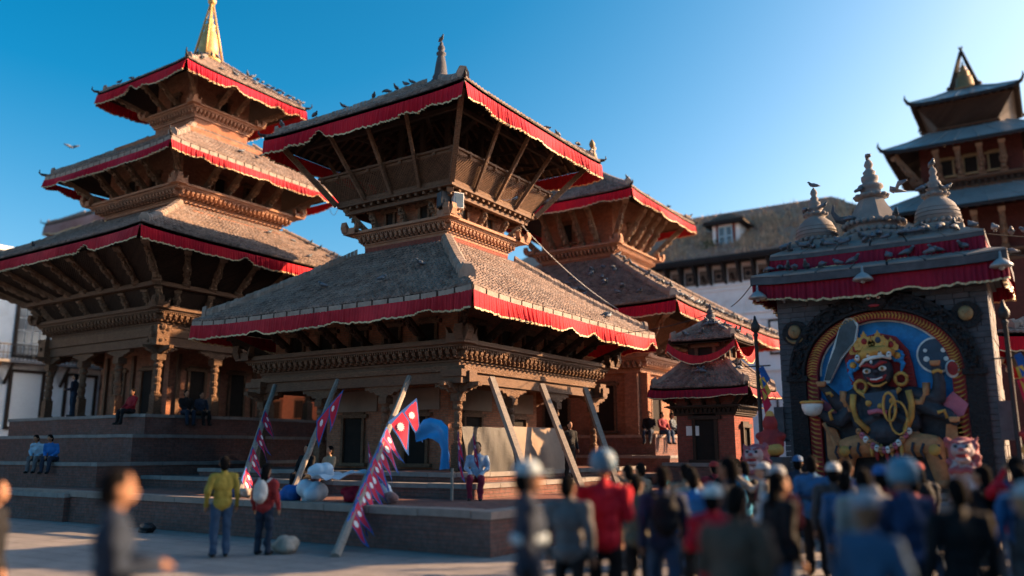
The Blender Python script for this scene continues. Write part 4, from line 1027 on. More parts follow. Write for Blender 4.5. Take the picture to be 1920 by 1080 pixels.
# ------------------------------------------------------------------ white house H at the far left, tall block I behind it
HX = -50
tH = thing('white_house', 'white plastered house with black balcony at the far left edge', 'house', (HX, 24, 0))
b = MB(); b.box(-8, -18, 0, 0, 9.9, 13.2); b.build('wall', 'plaster_white', tH)
b = MB(); b.box(-8.3, -18.3, 13.202, .3, 9.95, 13.45); b.build('roof_cornice', 'plaster_white', tH)
b = MB(); b.box(0, -18, 6.78, .9, 9.9, 6.92); b.build('balcony_slab', 'stone', tH)
bar('balcony_rail', (.85, -18, 7.78), (.85, 9.9, 7.78), .08, .08, 'iron', tH); bar('balcony_rail', (.85, -18, 7.3), (.85, 9.9, 7.3), .05, .05, 'iron', tH)
m_ = MB()
for i in range(126): m_.box(.835, -18 + i * .22, 6.92, .865, -18 + i * .22 + .03, 7.78)
m_.build('balusters', 'iron', tH, kind='stuff')
for y in (-12.0, -8.8, -5.6, -2.4, .8, 4.0, 7.2):
    for z0, h_, rows in ((7.3, 2.9, 4), (3.2, 3.1, 1)):
        w = 1.7; f = MB(); 
        f.box(0, y - w / 2 - .16, z0 - .14, .14, y - w / 2, z0 + h_ + .16); f.box(0, y + w / 2, z0 - .14, .14, y + w / 2 + .16, z0 + h_ + .16); f.box(.002, y - w / 2, z0 + h_, .138, y + w / 2, z0 + h_ + .16); f.box(.002, y - w / 2, z0 - .14, .138, y + w / 2, z0)
        fo = f.build('window', 'wood_dark', tH); nc = 4 if rows > 1 else 1
        for a in range(nc):
            for c in range(rows):
                block('pane', .012, y - w / 2 + a * w / nc + .03, z0 + c * h_ / rows + .03, .05, y - w / 2 + (a + 1) * w / nc - .03, z0 + (c + 1) * h_ / rows - .03, 'glass' if rows > 1 else 'paint_white', fo)
        m_ = MB(); m_.box(0, y - w / 2, z0, .011, y + w / 2, z0 + h_); m_.build('sash', 'paint_white', fo)
    for sg in (-1, 1): bar('balcony_brace', (.02, y + sg * 1.25, 5.6), (.85, y + sg * 1.25, 6.75), .13, .13, 'wood_dark', tH)
tI = thing('far_block', 'tall block with low tiled roof and faded pink valance behind the left pagoda', 'building', (-60.4, 37.9, 0))
b = MB(); b.box(-6.9, -3.1, 0, 6.9, 3.1, 20.3); b.build('wall', 'brick', tI)
b = MB(); b.box(10.4, -8.7, 0, 17, -4.9, 15.4); b.build('shade_wing', 'brick', tI)  # unseen wing added behind the pagoda to keep sun off the white house
ri = Roof(7.9, 4.0, 20.1, 5.8, 1.9, 21.4); roof_deck(ri, tI); roof_tiles(ri, tI, tw=.2, tl=.22, sides=(0, 3)); hip_ridges(ri, tI)
for k in (0, 3): valance(ri, tI, k, .8, 'cloth_faded', zoff=-.2, seed=31, snag=[])
corner_tip(tI, ri, 3, .5)

tR = thing('rear_house', 'low brick house seen through the gap between the pagoda and balcony temple', 'house', (-40, 47, 0))
b = MB(); b.slab(16, 4, 0, 7.2); b.build('wall', 'brick', tR)
for a in np.arange(-14.5, 15, 2.5): window(tR, 0, a, 4, 1.0, .9, 1.8, parent_name='doorway'); window(tR, 0, a, 4, 4.2, .9, 1.3)
roof_deck(Roof(16.7, 4.7, 7.2, 14, .3, 9.0), tR)

# unseen houses added out of frame, placed and sized to shade the crowd
for i, (x0, y0, x1, y1, h_) in enumerate(((6, -12, 15, -.3, 9.5), (5.5, 0, 14, 9, 9.0), (5, 9.3, 13, 19, 4.0))):
    t_ = thing('shade_house', ['added unseen brick house shading the crowd, nearest the viewer', 'added unseen brick house shading the crowd, middle of the row', 'low added unseen brick house at the far end of the shading row'][i], 'house', ((x0 + x1) / 2, (y0 + y1) / 2, 0))
    hx, hy = (x1 - x0) / 2, (y1 - y0) / 2
    b = MB(); b.slab(hx, hy, 0, h_); b.build('wall', 'brick', t_)
    rf = Roof(hx + .7, hy + .7, h_, .4, hy - 3, h_ + 1.6, up=0); roof_deck(rf, t_)
    for z0 in (1.2, 4.4):
        for a in np.arange(-hy + 1.5, hy - 1, 2.4): window(t_, 3, a, hx, z0, .9, 1.4)

# ------------------------------------------------------------------ fused organic meshes
TMP = bpy.data.scenes.new('tmp_eval')
def fuse(mb, vox, smooth=2):
    me = bpy.data.meshes.new('tmp'); me.from_pydata(mb.v, [], mb.f)
    o = bpy.data.objects.new('tmp', me); TMP.collection.objects.link(o)
    r = o.modifiers.new('r', 'REMESH'); r.mode = 'VOXEL'; r.voxel_size = vox
    if smooth: s_ = o.modifiers.new('s', 'SMOOTH'); s_.factor = .5; s_.iterations = smooth
    vl = TMP.view_layers[0]; vl.update(); dg = vl.depsgraph; dg.update()
    out = bpy.data.meshes.new_from_object(o.evaluated_get(dg), depsgraph=dg)
    bpy.data.objects.remove(o); bpy.data.meshes.remove(me)
    out.polygons.foreach_set('use_smooth', [True] * len(out.polygons))
    return out
def colmat(c, rough=.8, spec=.2):
    key = 'col_%02x%02x%02x' % tuple(int(255 * max(0, min(1, x)) ** .4545) for x in c)
    if key not in M: pmat(key, c, tuple(x * .78 for x in c), 7, rough, .7, .03, fine=14, spec=spec)
    return key
class Body:
    def __init__(s): s.mb = MB(); s.p = []
    def cap(s, p, q, r1, r2, lab, n=10):
        p = Vector(p); q = Vector(q); d = (q - p); d.normalize()
        s.mb.tube([p - d * r1 * .9, p - d * r1 * .55, p, q, q + d * r2 * .55, q + d * r2 * .9], [r1 * .4, r1 * .83, r1, r2, r2 * .83, r2 * .4], n)
        s.p.append((np.array(p), np.array(q), r1, r2, lab))
    def ell(s, c, r, lab, mat=None):
        s.mb.ell(c, r, 12, 8, 0, mat); k = int(np.argmax(r)); d = np.zeros(3); rs = sorted(r); d[k] = max(r) - rs[1]
        if mat is not None: d = np.array(mat @ Vector(d))
        s.p.append((np.array(c, float) - d, np.array(c, float) + d, rs[1], rs[1], lab))
    def mesh(s, vox, mats, smooth=2, fold=0):
        me = fuse(s.mb, vox, smooth); n = len(me.polygons); co = np.zeros(n * 3); me.polygons.foreach_get('center', co); co = co.reshape(-1, 3)
        best = np.full(n, 1e9); lab = np.zeros(n, int)
        for a, b_, r1, r2, L in s.p:
            ab = b_ - a; t = np.clip(((co - a) @ ab) / max(ab @ ab, 1e-9), 0, 1)
            d = np.linalg.norm(co - (a + t[:, None] * ab), axis=1) - (r1 + (r2 - r1) * t)
            k = d < best; best[k] = d[k]; lab[k] = L
        if fold:
            nv = len(me.vertices); vc = np.zeros(nv * 3); me.vertices.foreach_get('co', vc); vc = vc.reshape(-1, 3); vn = np.zeros(nv * 3); me.vertices.foreach_get('normal', vn); vn = vn.reshape(-1, 3)
            lv = np.zeros(nv, int); ls = np.zeros(len(me.loops), int); me.loops.foreach_get('vertex_index', ls); lt = np.zeros(n, int); me.polygons.foreach_get('loop_total', lt); lv[ls] = np.repeat(lab, lt)
            d = np.zeros(nv)
            for q in range(7):
                w = rng.normal(0, 1, 3); w *= rng.uniform(16, 46) / np.linalg.norm(w); d += np.sin(vc @ w + rng.uniform(0, 6.28) + 1.2 * np.sin(vc @ w[[1, 2, 0]] * .5))
            d *= fold * ((lv == 1) | (lv == 2)); me.vertices.foreach_set('co', (vc + vn * d[:, None]).ravel())
        for m_ in mats: me.materials.append(M[m_])
        me.polygons.foreach_set('material_index', lab.tolist()); return me
SKINS = [(.36, .18, .105), (.30, .14, .08), (.42, .23, .15)]
PB = {}
def person(label, x, y, z, H_, face, pose='down', top=(.03, .03, .04), legs=(.03, .035, .05), hat=None, hatc=(.3, .4, .5), hair=(.008, .007, .007), stripe=None, pack=None, vox=.016, skin=0, bulk=1.12, lean=0, group=None, held=None, long_hair=False):
    B = Body(); k = H_ / 1.75
    SK, TP, LG, SH = 0, 1, 2, 3
    sit = pose.startswith('sit')
    dz = -.83 if sit else 0
    ln = math.sin(lean)
    def U(x_, y_, z_): return Vector((x_, y_ + ln * max(0, z_ - .95), z_ + dz)) * k
    bk = bulk
    B.ell(U(0, .005, 1.27), (.175 * bk * k, .118 * bk * k, .2 * k), TP); B.ell(U(0, .015, 1.08), (.16 * bk * k, .118 * bk * k, .17 * k), TP); B.ell(U(0, 0, .93), (.168 * bk * k, .122 * bk * k, .12 * k), TP if not sit else LG)
    B.cap(U(-.145, -.005, 1.395), U(.145, -.005, 1.395), .068 * k * bk, .068 * k * bk, TP); B.cap(U(0, -.015, 1.42), U(0, .01, 1.53), .056 * k, .05 * k, SK); B.cap(U(0, -.02, 1.42), U(0, -.012, 1.475), .072 * k, .066 * k, TP)
    B.ell(U(0, .015, 1.635), (.078 * k, .097 * k, .116 * k), SK); B.ell(U(0, .055, 1.575), (.055 * k, .06 * k, .055 * k), SK)
    B.cap(U(0, .1, 1.645), U(0, .122, 1.605), .012 * k, .017 * k, SK, 6); B.cap(U(-.035, .1, 1.66), U(.035, .1, 1.66), .012 * k, .012 * k, SK, 6); B.cap(U(-.022, .107, 1.57), U(.022, .107, 1.57), .01 * k, .01 * k, SK, 6)
    for s_ in (-1, 1): B.ell(U(s_ * .08, .005, 1.625), (.013 * k, .024 * k, .034 * k), SK)
    for s_ in (-1, 1):
        sh = U(s_ * .185 * bk, -.01, 1.395)
        if pose == 'camera': el, wr = U(s_ * .25, .2, 1.3), U(s_ * .07, .26, 1.57)
        elif pose == 'hold': el, wr = U(s_ * .25, .02, 1.14), U(s_ * .1, .27, 1.12)
        elif pose == 'reach' and s_ > 0: el, wr = U(.26, .2, 1.34), U(.22, .42, 1.52)
        elif pose == 'walk': el, wr = U(s_ * .25, s_ * .07 - .04, 1.13), U(s_ * .26, s_ * .16 + .06, .9)
        elif sit: el, wr = U(s_ * .25, .08, 1.15), U(s_ * .11, .32, 1.02)
        else: el, wr = U(s_ * .255, -.03, 1.13), U(s_ * .265, .06, .89)
        B.cap(sh, el, .062 * k * bk, .052 * k * bk, TP); B.cap(el, wr, .051 * k * bk, .04 * k * bk, TP)
        d = (wr - el).normalized(); pl = wr + d * .07 * k
        B.cap(wr, pl, .03 * k, .034 * k, SK)
        up = Vector((0, 0, 1)) if abs(d.z) < .8 else Vector((0, 1, 0)); a = d.cross(up).normalized(); bb = a.cross(d)
        spread = bb if abs(d.z) >= .8 else a
        curl = (-bb if abs(d.z) < .8 else Vector((-s_ * .8, .3, 0)))
        for q, (o_, L_) in enumerate(((-.033, .065), (-.011, .078), (.011, .074), (.033, .058))):
            b0 = pl + spread * o_ * k + d * .015 * k; b1 = b0 + (d + curl * .25 + spread * o_ * 3).normalized() * L_ * .5 * k; b2 = b1 + (d + curl * .9 + spread * o_ * 3).normalized() * L_ * .5 * k
            B.cap(b0, b1, .0115 * k, .0105 * k, SK, 6); B.cap(b1, b2, .0105 * k, .009 * k, SK, 6)
        t0 = wr + d * .03 * k; t1 = t0 + (d * .6 + spread * (1 if abs(d.z) >= .8 else -s_) * .9).normalized() * .055 * k
        B.cap(t0, t1, .015 * k, .012 * k, SK, 6); B.cap(t1, t1 + d * .03 * k, .012 * k, .01 * k, SK, 6)
        hp = U(s_ * .09, 0, .92)
        if sit: kn, an, toe = U(s_ * .13, .43, .93), U(s_ * .12, .47, .5), U(s_ * .13, .6, .45)
        elif pose == 'walk': kn, an, toe = U(s_ * .1, -s_ * .14 + .05, .5), U(s_ * .1, -s_ * .3 - .02, .1), U(s_ * .11, -s_ * .3 + .13, .045)
        else: kn, an, toe = U(s_ * .105, .025, .5), U(s_ * .11, -.02, .09), U(s_ * .125, .14, .045)
        B.cap(hp, kn, .1 * k, .08 * k, LG); B.cap(kn, an, .078 * k, .066 * k, LG); B.cap(an + Vector((0, -.02, -.04 * k)), toe, .045 * k, .042 * k, SH)
    sc = SKINS[skin % 3]
    me = B.mesh(vox, [colmat(sc, .6), colmat(top), colmat(legs), colmat((.02, .018, .016))], fold=.0042)
    o = obj('person', me, None, (x, y, z), rz=R(face - 90)); tag(o, label, 'person', group)
    if hair and hat != 'helmet':
        h = MB(); h.ell(U(0, -.014, 1.662), (.09 * k, .106 * k, .105 * k), 14, 9); h.ell(U(0, -.048, 1.605), (.086 * k, .078 * k, .112 * k), 12, 8)
        if long_hair: h.ell(U(0, -.075, 1.5), (.09 * k, .05 * k, .17 * k), 10, 8)
        hm = fuse(h, .018 * k, 1); hm.materials.append(M[colmat(hair, .9, .05)]); obj('hair', hm, o)
    ey = MB()
    for s_ in (-1, 1): ey.ell(U(s_ * .03, .104, 1.637), (.012 * k, .006, .007 * k), 6, 4)
    ey.build('eyes', colmat((.015, .012, .01), .3), o)
    if hat:
        h = MB(); c = U(0, -.005, 1.69)
        if hat == 'helmet':
            h.lathe([(.01, .13 * k), (.06 * k, .122 * k), (.1 * k, .095 * k), (.128 * k, .05 * k), (.135 * k, 0), (.132 * k, -.06 * k), (.118 * k, -.1 * k), (.1 * k, -.1 * k)], 18, c, sy=1.12)
        else:
            h.lathe([(.01, .085 * k), (.05 * k, .078 * k), (.085 * k, .05 * k), (.1 * k, 0), (.1 * k, -.03 * k), (.09 * k, -.03 * k)], 16, c, sy=1.12)
            if hat == 'cap':
                h.prism([(.085 * math.cos(t) * k, (.09 + .11 * math.sin(t)) * k) for t in np.linspace(0, math.pi, 9)], lambda p: c + Vector((p[0], p[1], -.028 * k)), lambda p: c + Vector((p[0], p[1] * 1.0, -.016 * k)))
        h.build('helmet' if hat == 'helmet' else 'cap', colmat(hatc, .55 if hat != 'helmet' else .25), o, smooth=hat == 'helmet')
    if stripe:
        h = MB(); h.lathe([(.19 * bk * k, -.035), (.197 * bk * k, 0), (.19 * bk * k, .035)], 20, U(0, .008, 1.16), sy=.72); h.build('chest_stripe', colmat(stripe), o, smooth=True)
    if pack:
        h = MB(); h.ell(U(0, -.2, 1.22), (.16 * k, .11 * k, .24 * k), 12, 9); h.ell(U(0, -.28, 1.12), (.12 * k, .06 * k, .1 * k), 10, 7)
        hm = fuse(h, .025, 2); hm.materials.append(M[colmat(pack)]); bp_ = obj('backpack', hm, o)
        for s_ in (-1, 1):
            w_ = MB(); w_.tube([U(s_ * .1, -.14, 1.4), U(s_ * .12, -.03, 1.475), U(s_ * .125, .1, 1.4), U(s_ * .14, .12, 1.2), U(s_ * .15, .0, 1.08)], [(.03, .012)] * 5, 6); w_.build('strap', colmat(pack), bp_)
    return o

# ------------------------------------------------------------------ painted deity relief in the niche
def D(px, py, yo=0.): return Vector((-.03 + (px - 1650) * .01107, yo, 3.62 - (py - 700) * .0118))
tK = thing('deity_relief', 'painted black six-armed deity relief with gold crown and raised sword', 'statue', (EX, EY - .73, 1.0))
tK.location = (EX, EY - .72, 0)
for nm, c1, c2, ro in (('k_black', (.02, .022, .03), (.045, .05, .066), .6), ('k_gold', (.66, .36, .085), (.5, .25, .06), .55), ('k_red', (.36, .028, .028), (.26, .022, .024), .65), ('k_blue', (.03, .27, .6), (.025, .2, .48), .65), ('k_white', (.78, .78, .75), (.62, .62, .6), .6), ('k_skin', (.58, .26, .11), (.4, .16, .07), .65), ('k_pink', (.5, .14, .2), (.42, .11, .16), .55), ('k_navy', (.025, .055, .09), (.035, .07, .12), .5), ('k_steel', (.055, .075, .09), (.08, .1, .115), .5)):
    pmat(nm, c1, c2, 7, ro, .5, .02, dirt=tuple(x * .4 + .01 for x in c1), dirt_amt=.7, fine=25)
def ring_poly(ao, ro, ai, ri, y0, y1, name, mat, parent, z0=1.0):
    b = MB(); band(b, ao, ro, ai, ri, y0, y1)
    for sg in (-1, 1):
        x0, x1 = sorted((sg * ao, sg * ai)); b.box(x0, y0, z0, x1, y1, SPR - .001)
    return b.build(name, mat, parent)
fb = ring_poly(AI - .02, RI - .02, AI - .27, RI - .2, -.3, .0, 'flame_border', 'k_red', tK)
b = MB()
for i in range(64):
    t = math.pi * (i + .5) / 64; a0, r0 = AI - .25, RI - .18; a1, r1 = AI - .04, RI - .04
    p0 = Vector((a0 * math.cos(t), -.31, SPR + r0 * math.sin(t))); p1 = Vector((a1 * math.cos(t + .03), -.33, SPR + r1 * math.sin(t + .03))); pm_ = (p0 + p1) / 2 + Vector((-math.sin(t), 0, math.cos(t))) * -.035 + Vector((0, -.02, 0))
    b.tube([p0, pm_, p1], [.012, .024, .006], 5)
for sg in (-1, 1):
    for j in range(24):
        z0 = 1.1 + j * .105; b.tube([(sg * (AI - .25), -.31, z0), (sg * (AI - .14), -.335, z0 + .02), (sg * (AI - .04), -.32, z0 + .08)], [.012, .024, .006], 5)
b.build('gold_flames', 'k_gold', fb, kind='stuff')
O = epts(AI - .24, RI - .17)
b = MB(); b.prism([(-AI + .24, 1.0)] + [(-x, z) for x, z in O] + [(AI - .24, 1.0)], lambda p: (p[0], .0, p[1]), lambda p: (p[0], -.06, p[1])); bk = b.build('blue_ground', 'k_blue', tK)
b = MB(); b.tube([(x, -.1, z) for x, z in epts(AI - .3, RI - .22)], .022, 6); b.build('white_rim', 'k_white', bk)
plate0 = MB(); plate0.box(-AI + .28, -.13, 1.0, AI - .28, -.062, 2.95); plate0.build('dark_ground', 'k_black', tK)
# sword
sw = [(1541, 712), (1553, 712), (1577, 668), (1604, 640), (1612, 610), (1606, 597), (1590, 598), (1578, 615), (1567, 650), (1551, 682)]
def plate(name, pts, y0, y1, mat, par): b = MB(); q = [D(*p) for p in pts]; b.prism([(v.x, v.z) for v in q], lambda p: (p[0], y0, p[1]), lambda p: (p[0], y1, p[1])); return b.build(name, mat, par)
def grow(pts, s): c = np.mean(pts, 0); n = np.array(pts, float) - c; L = np.linalg.norm(n, axis=1, keepdims=True); return [tuple(p) for p in c + n * (1 + s / L)]
w_ = plate('sword', grow(sw, 5.5), -.32, -.2, 'k_white', tK); plate('blade', sw, -.355, -.22, 'k_steel', w_)
# halo
hl = [(1600, 735), (1587, 700), (1583, 672), (1596, 648), (1618, 632), (1652, 625), (1684, 634), (1704, 660), (1710, 692), (1714, 728), (1700, 745)]
ha = plate('halo', hl, -.26, -.08, 'k_red', tK)
b = MB(); hc = np.array((1650, 705))
for i in range(40):
    t = math.pi * (-.1 + 1.2 * i / 39); e = hc + np.array((math.cos(t) * 59, -math.sin(t) * 75)); s0 = hc + np.array((math.cos(t) * 38, -math.sin(t) * 45))
    b.tube([D(*s0, -.27), D(*e, -.265)], [.012, .02], 5)
b.build('halo_ribs', 'k_red', ha, kind='stuff')
# body (one continuous mesh)
KB = Body(); BL, SKN, GD = 0, 1, 2
def kc(p, q, y0, y1, r1, r2, L): KB.cap(D(*p, y0), D(*q, y1), r1, r2, L)
KB.ell(D(1649, 768, -.3), (.52, .3, .5), BL); KB.ell(D(1655, 812, -.38), (.46, .34, .34), BL); KB.ell(D(1648, 745, -.3), (.66, .2, .2), BL)
kc((1648, 738), (1648, 715), -.35, -.42, .17, .17, BL); KB.ell(D(1648, 700, -.48), (.33, .3, .36), BL); KB.ell(D(1648, 712, -.58), (.27, .2, .2), BL)
KB.ell(D(1649, 703, -.78), (.065, .07, .06), BL); KB.ell(D(1637, 715, -.7), (.1, .08, .08), BL); KB.ell(D(1661, 713, -.7), (.1, .08, .08), BL)
for p, q, w1, w2 in (((1600, 745), (1566, 760), (1556, 742), (1541, 724)), ((1600, 752), (1568, 792), (1548, 786), (1528, 772)), ((1606, 765), (1606, 800), (1625, 792), (1642, 783)), ((1700, 745), (1752, 752), (1757, 726), (1754, 695)), ((1700, 755), (1745, 775), (1765, 782), (1778, 796)), ((1696, 765), (1705, 800), (1688, 790), (1668, 780))):
    kc(p, q, -.32, -.42, .2, .16, BL); kc(q, w1, -.42, -.5, .155, .13, BL); kc(w1, w2, -.5, -.55, .125, .1, BL)
    for j in range(4):
        a_ = D(*w2, -.6) + Vector((.05 * (j - 1.5), -.02, .05)); KB.cap(a_, a_ + Vector((0.01 * (j - 1.5), -.07, .03)), .034, .03, SKN, 6); KB.cap(a_ + Vector((0, -.07, .03)), a_ + Vector((0, -.07, -.05)), .03, .026, SKN, 6)
kc((1625, 835), (1580, 842), -.35, -.5, .3, .24, SKN); kc((1580, 842), (1572, 895), -.5, -.45, .22, .16, SKN); kc((1680, 835), (1735, 838), -.35, -.5, .3, .24, SKN); kc((1735, 838), (1745, 895), -.5, -.45, .22, .16, SKN)
KB.ell(D(1566, 906, -.5), (.22, .18, .09), SKN); KB.ell(D(1752, 906, -.5), (.22, .18, .09), SKN)
obj('body', KB.mesh(.025, ['k_black', 'k_skin', 'k_gold']), tK)
# face
def blob(name, p, r, mat, par, y): b = MB(); b.ell(D(*p, y), r, 12, 8); return b.build(name, mat, par, smooth=True)
for p in ((1632, 701), (1661, 697)):
    e = blob('eye', p, (.085, .05, .06), 'k_white', tK, -.76); blob('iris', p, (.04, .03, .04), 'k_gold', e, -.8); blob('pupil', p, (.02, .02, .02), 'k_black', e, -.825)
b = MB(); b.tube([D(1622, 692, -.78), D(1634, 689, -.8), D(1647, 695, -.82), D(1660, 686, -.8), D(1671, 686, -.77)], [.02, .05, .035, .05, .02], 7); b.build('brow', 'k_red', tK, smooth=True)
b = MB(); b.tube([D(1632, 713, -.78), D(1641, 719, -.83), D(1651, 719, -.84), D(1660, 716, -.82), D(1667, 709, -.78)], [.02, .05, .055, .05, .02], 8); b.build('lips', 'k_red', tK, smooth=True)
b = MB(); b.tube([D(1639, 717, -.87), D(1650, 718, -.89), D(1661, 714, -.86)], [.015, .02, .015], 6); b.build('teeth', 'k_white', tK)
b = MB(); b.tube([D(1632, 722, -.74), D(1642, 729, -.78), D(1654, 729, -.78), D(1667, 722, -.74)], [.02, .03, .03, .02], 6); b.build('chin_line', 'k_gold', tK, smooth=True)
blob('forehead_mark', (1641, 684), (.03, .03, .045), 'k_white', tK, -.74)
b = MB(); b.tube([D(1617, 690, -.6), D(1628, 680, -.7), D(1645, 676, -.75), D(1662, 674, -.72), D(1676, 678, -.6)], [.03, .04, .045, .04, .03], 8); b.build('hair_band', 'k_white', tK, smooth=True)
# crown
b = MB(); b.tube([D(1612, 678, -.55), D(1628, 668, -.68), D(1645, 664, -.72), D(1664, 662, -.68), D(1681, 667, -.55)], [.08, .1, .11, .1, .08], 10); cr = b.build('crown', 'k_gold', tK, smooth=True)
for i, (px, py, hh) in enumerate(((1611, 657, 22), (1630, 644, 36), (1656, 643, 34), (1678, 652, 24))):
    y = -.6 if i in (0, 3) else -.68
    b = MB(); w = hh * .0055
    b.prism([(D(px, py).x + a * w, D(px, py).z + c * hh * .0118 * .5) for a, c in ((-1, -.9), (-1.15, -.2), (-.7, .3), (-.3, .5), (0, 1.15), (.3, .5), (.7, .3), (1.15, -.2), (1, -.9))], lambda p: (p[0], y + .06, p[1]), lambda p: (p[0], y, p[1])); pk = b.build('crown_peak', 'k_gold', cr)
    bb = MB()
    for j in range(10): bb.ell(D(px, py, y) + Vector((math.cos(j * .628) * w * .75, 0, math.sin(j * .628) * w * .75)), (.022, .022, .022), 6, 4)
    bb.build('crown_bead', 'k_gold', pk, kind='stuff'); blob('jewel', (px, py), (.06, .04, .07), 'k_red' if i != 2 else 'k_navy', pk, y)
for p in ((1616, 675), (1658, 667), (1675, 672), (1637, 670)):
    s_ = blob('skull', p, (.055, .05, .075), 'k_white', cr, -.74); blob('skull_sockets', (p[0], p[1] - 1), (.03, .02, .014), 'k_black', s_, -.785)
for p in ((1602, 686), (1686, 672)):
    s_ = MB()
    for j in range(9): s_.ell(D(*p, -.42) + Vector((.1 * math.cos(j * .698), 0, .1 * math.sin(j * .698))), (.055, .05, .055), 7, 5)
    o = s_.build('blue_rosette', 'k_blue', tK, smooth=True); blob('rosette_heart', p, (.075, .06, .075), 'k_gold', o, -.46)
    s_ = MB(); s_.tube([D(*p, -.4), D(p[0] + (-8 if p[0] < 1650 else 9), p[1] + 16, -.4), D(p[0] + (-2 if p[0] < 1650 else 4), p[1] + 30, -.4)], [.05, .06, .02], 7); s_.build('ribbon', 'k_blue', o)
for p in ((1614, 727), (1690, 716)):
    b = MB(); b.tube([D(p[0] + 11 * math.cos(t), p[1] + 11 * math.sin(t), -.5) for t in np.linspace(0, 6.283, 15)], .04, 7); b.build('earring', 'k_gold', tK, smooth=True)
def chain(name, pts, y, r, mat): b = MB(); b.tube([D(*p, y) for p in pts], r, 8); return b.build(name, mat, tK, smooth=True)
chain('necklace', [(1608, 735), (1625, 748), (1647, 754), (1672, 747), (1688, 733)], -.55, .05, 'k_gold')
chain('garland', [(1600, 742), (1597, 765), (1604, 790), (1625, 812)], -.58, .07, 'k_gold'); chain('garland', [(1702, 738), (1706, 762), (1703, 785), (1690, 812)], -.58, .07, 'k_gold')
chain('arm_scarf', [(1580, 735), (1578, 752), (1590, 770), (1603, 768)], -.5, .08, 'k_skin'); chain('arm_scarf', [(1734, 725), (1733, 745), (1722, 760), (1706, 758)], -.5, .08, 'k_skin')
chain('sash', [(1628, 778), (1645, 774), (1662, 779)], -.74, .055, 'k_pink'); chain('noose', [(1668 + 11 * math.cos(t), 768 + 26 * math.sin(t)) for t in np.linspace(0, 6.3, 17)], -.78, .03, 'k_gold'); chain('noose', [(1682 + 16 * math.cos(t), 788 + 30 * math.sin(t)) for t in np.linspace(0, 6.3, 17)], -.74, .025, 'k_gold')
plate('chest_cloth', [(1620, 742), (1680, 736), (1684, 768), (1630, 776)], -.62, -.5, 'k_navy', tK)
chain('staff', [(1540, 795), (1560, 835), (1584, 876)], -.68, .05, 'k_skin')
for pts in ([(1560, 745), (1556, 738), (1548, 740)], [(1747, 708), (1757, 704), (1765, 708)], [(1750, 780), (1762, 776), (1766, 790)], [(1556, 790), (1552, 776), (1560, 770)]): chain('arm_ring', pts, -.62, .04, 'k_gold')
for i in range(15):
    f = i / 14; px = 1606 + 92 * f; py = 812 + 34 * math.sin(math.pi * f); yy = -.66 - .1 * math.sin(math.pi * f)
    h_ = blob('garland_head', (px, py), (.062, .06, .08), ('k_skin', 'k_pink', 'k_white')[i % 3], tK, yy); blob('garland_face', (px, py - 1), (.035, .02, .012), 'k_black', h_, yy - .055)
for pts in ([(1590, 838), (1584, 850), (1590, 862)], [(1564, 838), (1560, 850), (1566, 862)], [(1722, 834), (1716, 848), (1722, 862)], [(1748, 836), (1744, 850), (1750, 862)], [(1606, 832), (1602, 846), (1608, 858)], [(1704, 832), (1700, 846), (1706, 858)]): chain('tiger_stripe', pts, -.72, .028, 'k_black')
for p in ((1578, 848), (1740, 846)): blob('knee_ornament', p, (.12, .08, .12), 'k_gold', tK, -.72)
for i in range(7): blob('skirt_tassel', (1628 + i * 9, 846 + 8 * (i % 2)), (.045, .05, .14), ('k_gold', 'k_red')[i % 2], tK, -.66)
for p in ((1628, 760), (1672, 757), (1650, 766)): blob('chest_ornament', p, (.07, .05, .07), 'k_gold', tK, -.62)
plate('side_scarf', [(1536, 800), (1556, 806), (1572, 850), (1556, 890), (1536, 860)], -.3, -.14, 'k_skin', tK); plate('side_scarf', [(1760, 800), (1786, 798), (1790, 850), (1772, 890), (1752, 850)], -.3, -.14, 'k_skin', tK)
# bowl, shield
b = MB(); b.lathe([(.05, -.2), (.18, -.15), (.24, 0), (.24, .12), (.2, .12), (.18, .02)], 14, D(1519, 765, -.62)); bw = b.build('bowl', 'k_white', tK, smooth=True)
b = MB(); c0 = D(1519, 755, -.62); b.tube([(c0.x + .24 * math.cos(t), c0.y + .24 * math.sin(t), c0.z) for t in np.linspace(0, 6.283, 17)], .035, 6); b.build('bowl_rim', 'k_gold', bw, smooth=True)
def disc(name, p, r, y0, y1, mat, par, sx=1.): b = MB(); c = D(*p); b.prism([(c.x + r * sx * math.cos(t * .2618), c.z + r * math.sin(t * .2618)) for t in range(24)], lambda q: (q[0], y0, q[1]), lambda q: (q[0], y1, q[1])); return b.build(name, mat, par)
sh = disc('shield', (1752, 673), .4, -.2, -.08, 'k_white', tK, .95); disc('shield_face', (1752, 673), .355, -.24, -.15, 'k_navy', sh, .95)
for p, r in (((1735, 664), .04), ((1767, 665), .05), ((1736, 680), .06), ((1771, 681), .05)): disc('shield_dot', p, r, -.26, -.2, 'k_white', sh)
pw = disc('palm', (1780, 701), .19, -.34, -.2, 'k_white', tK, .72); disc('palm_red', (1781, 700), .15, -.38, -.28, 'k_red', pw, .68)
plate('kilt_panel', [(1758, 760), (1778, 742), (1802, 765), (1792, 785), (1765, 790)], -.4, -.1, 'k_pink', tK); plate('kilt_panel', [(1530, 745), (1552, 762), (1566, 776), (1550, 785), (1534, 770)], -.3, -.1, 'k_pink', tK)
def nth(i):
    i += 1; return str(i) + ('th' if 10 < i % 100 < 14 else {1: 'st', 2: 'nd', 3: 'rd'}.get(i % 10, 'th'))

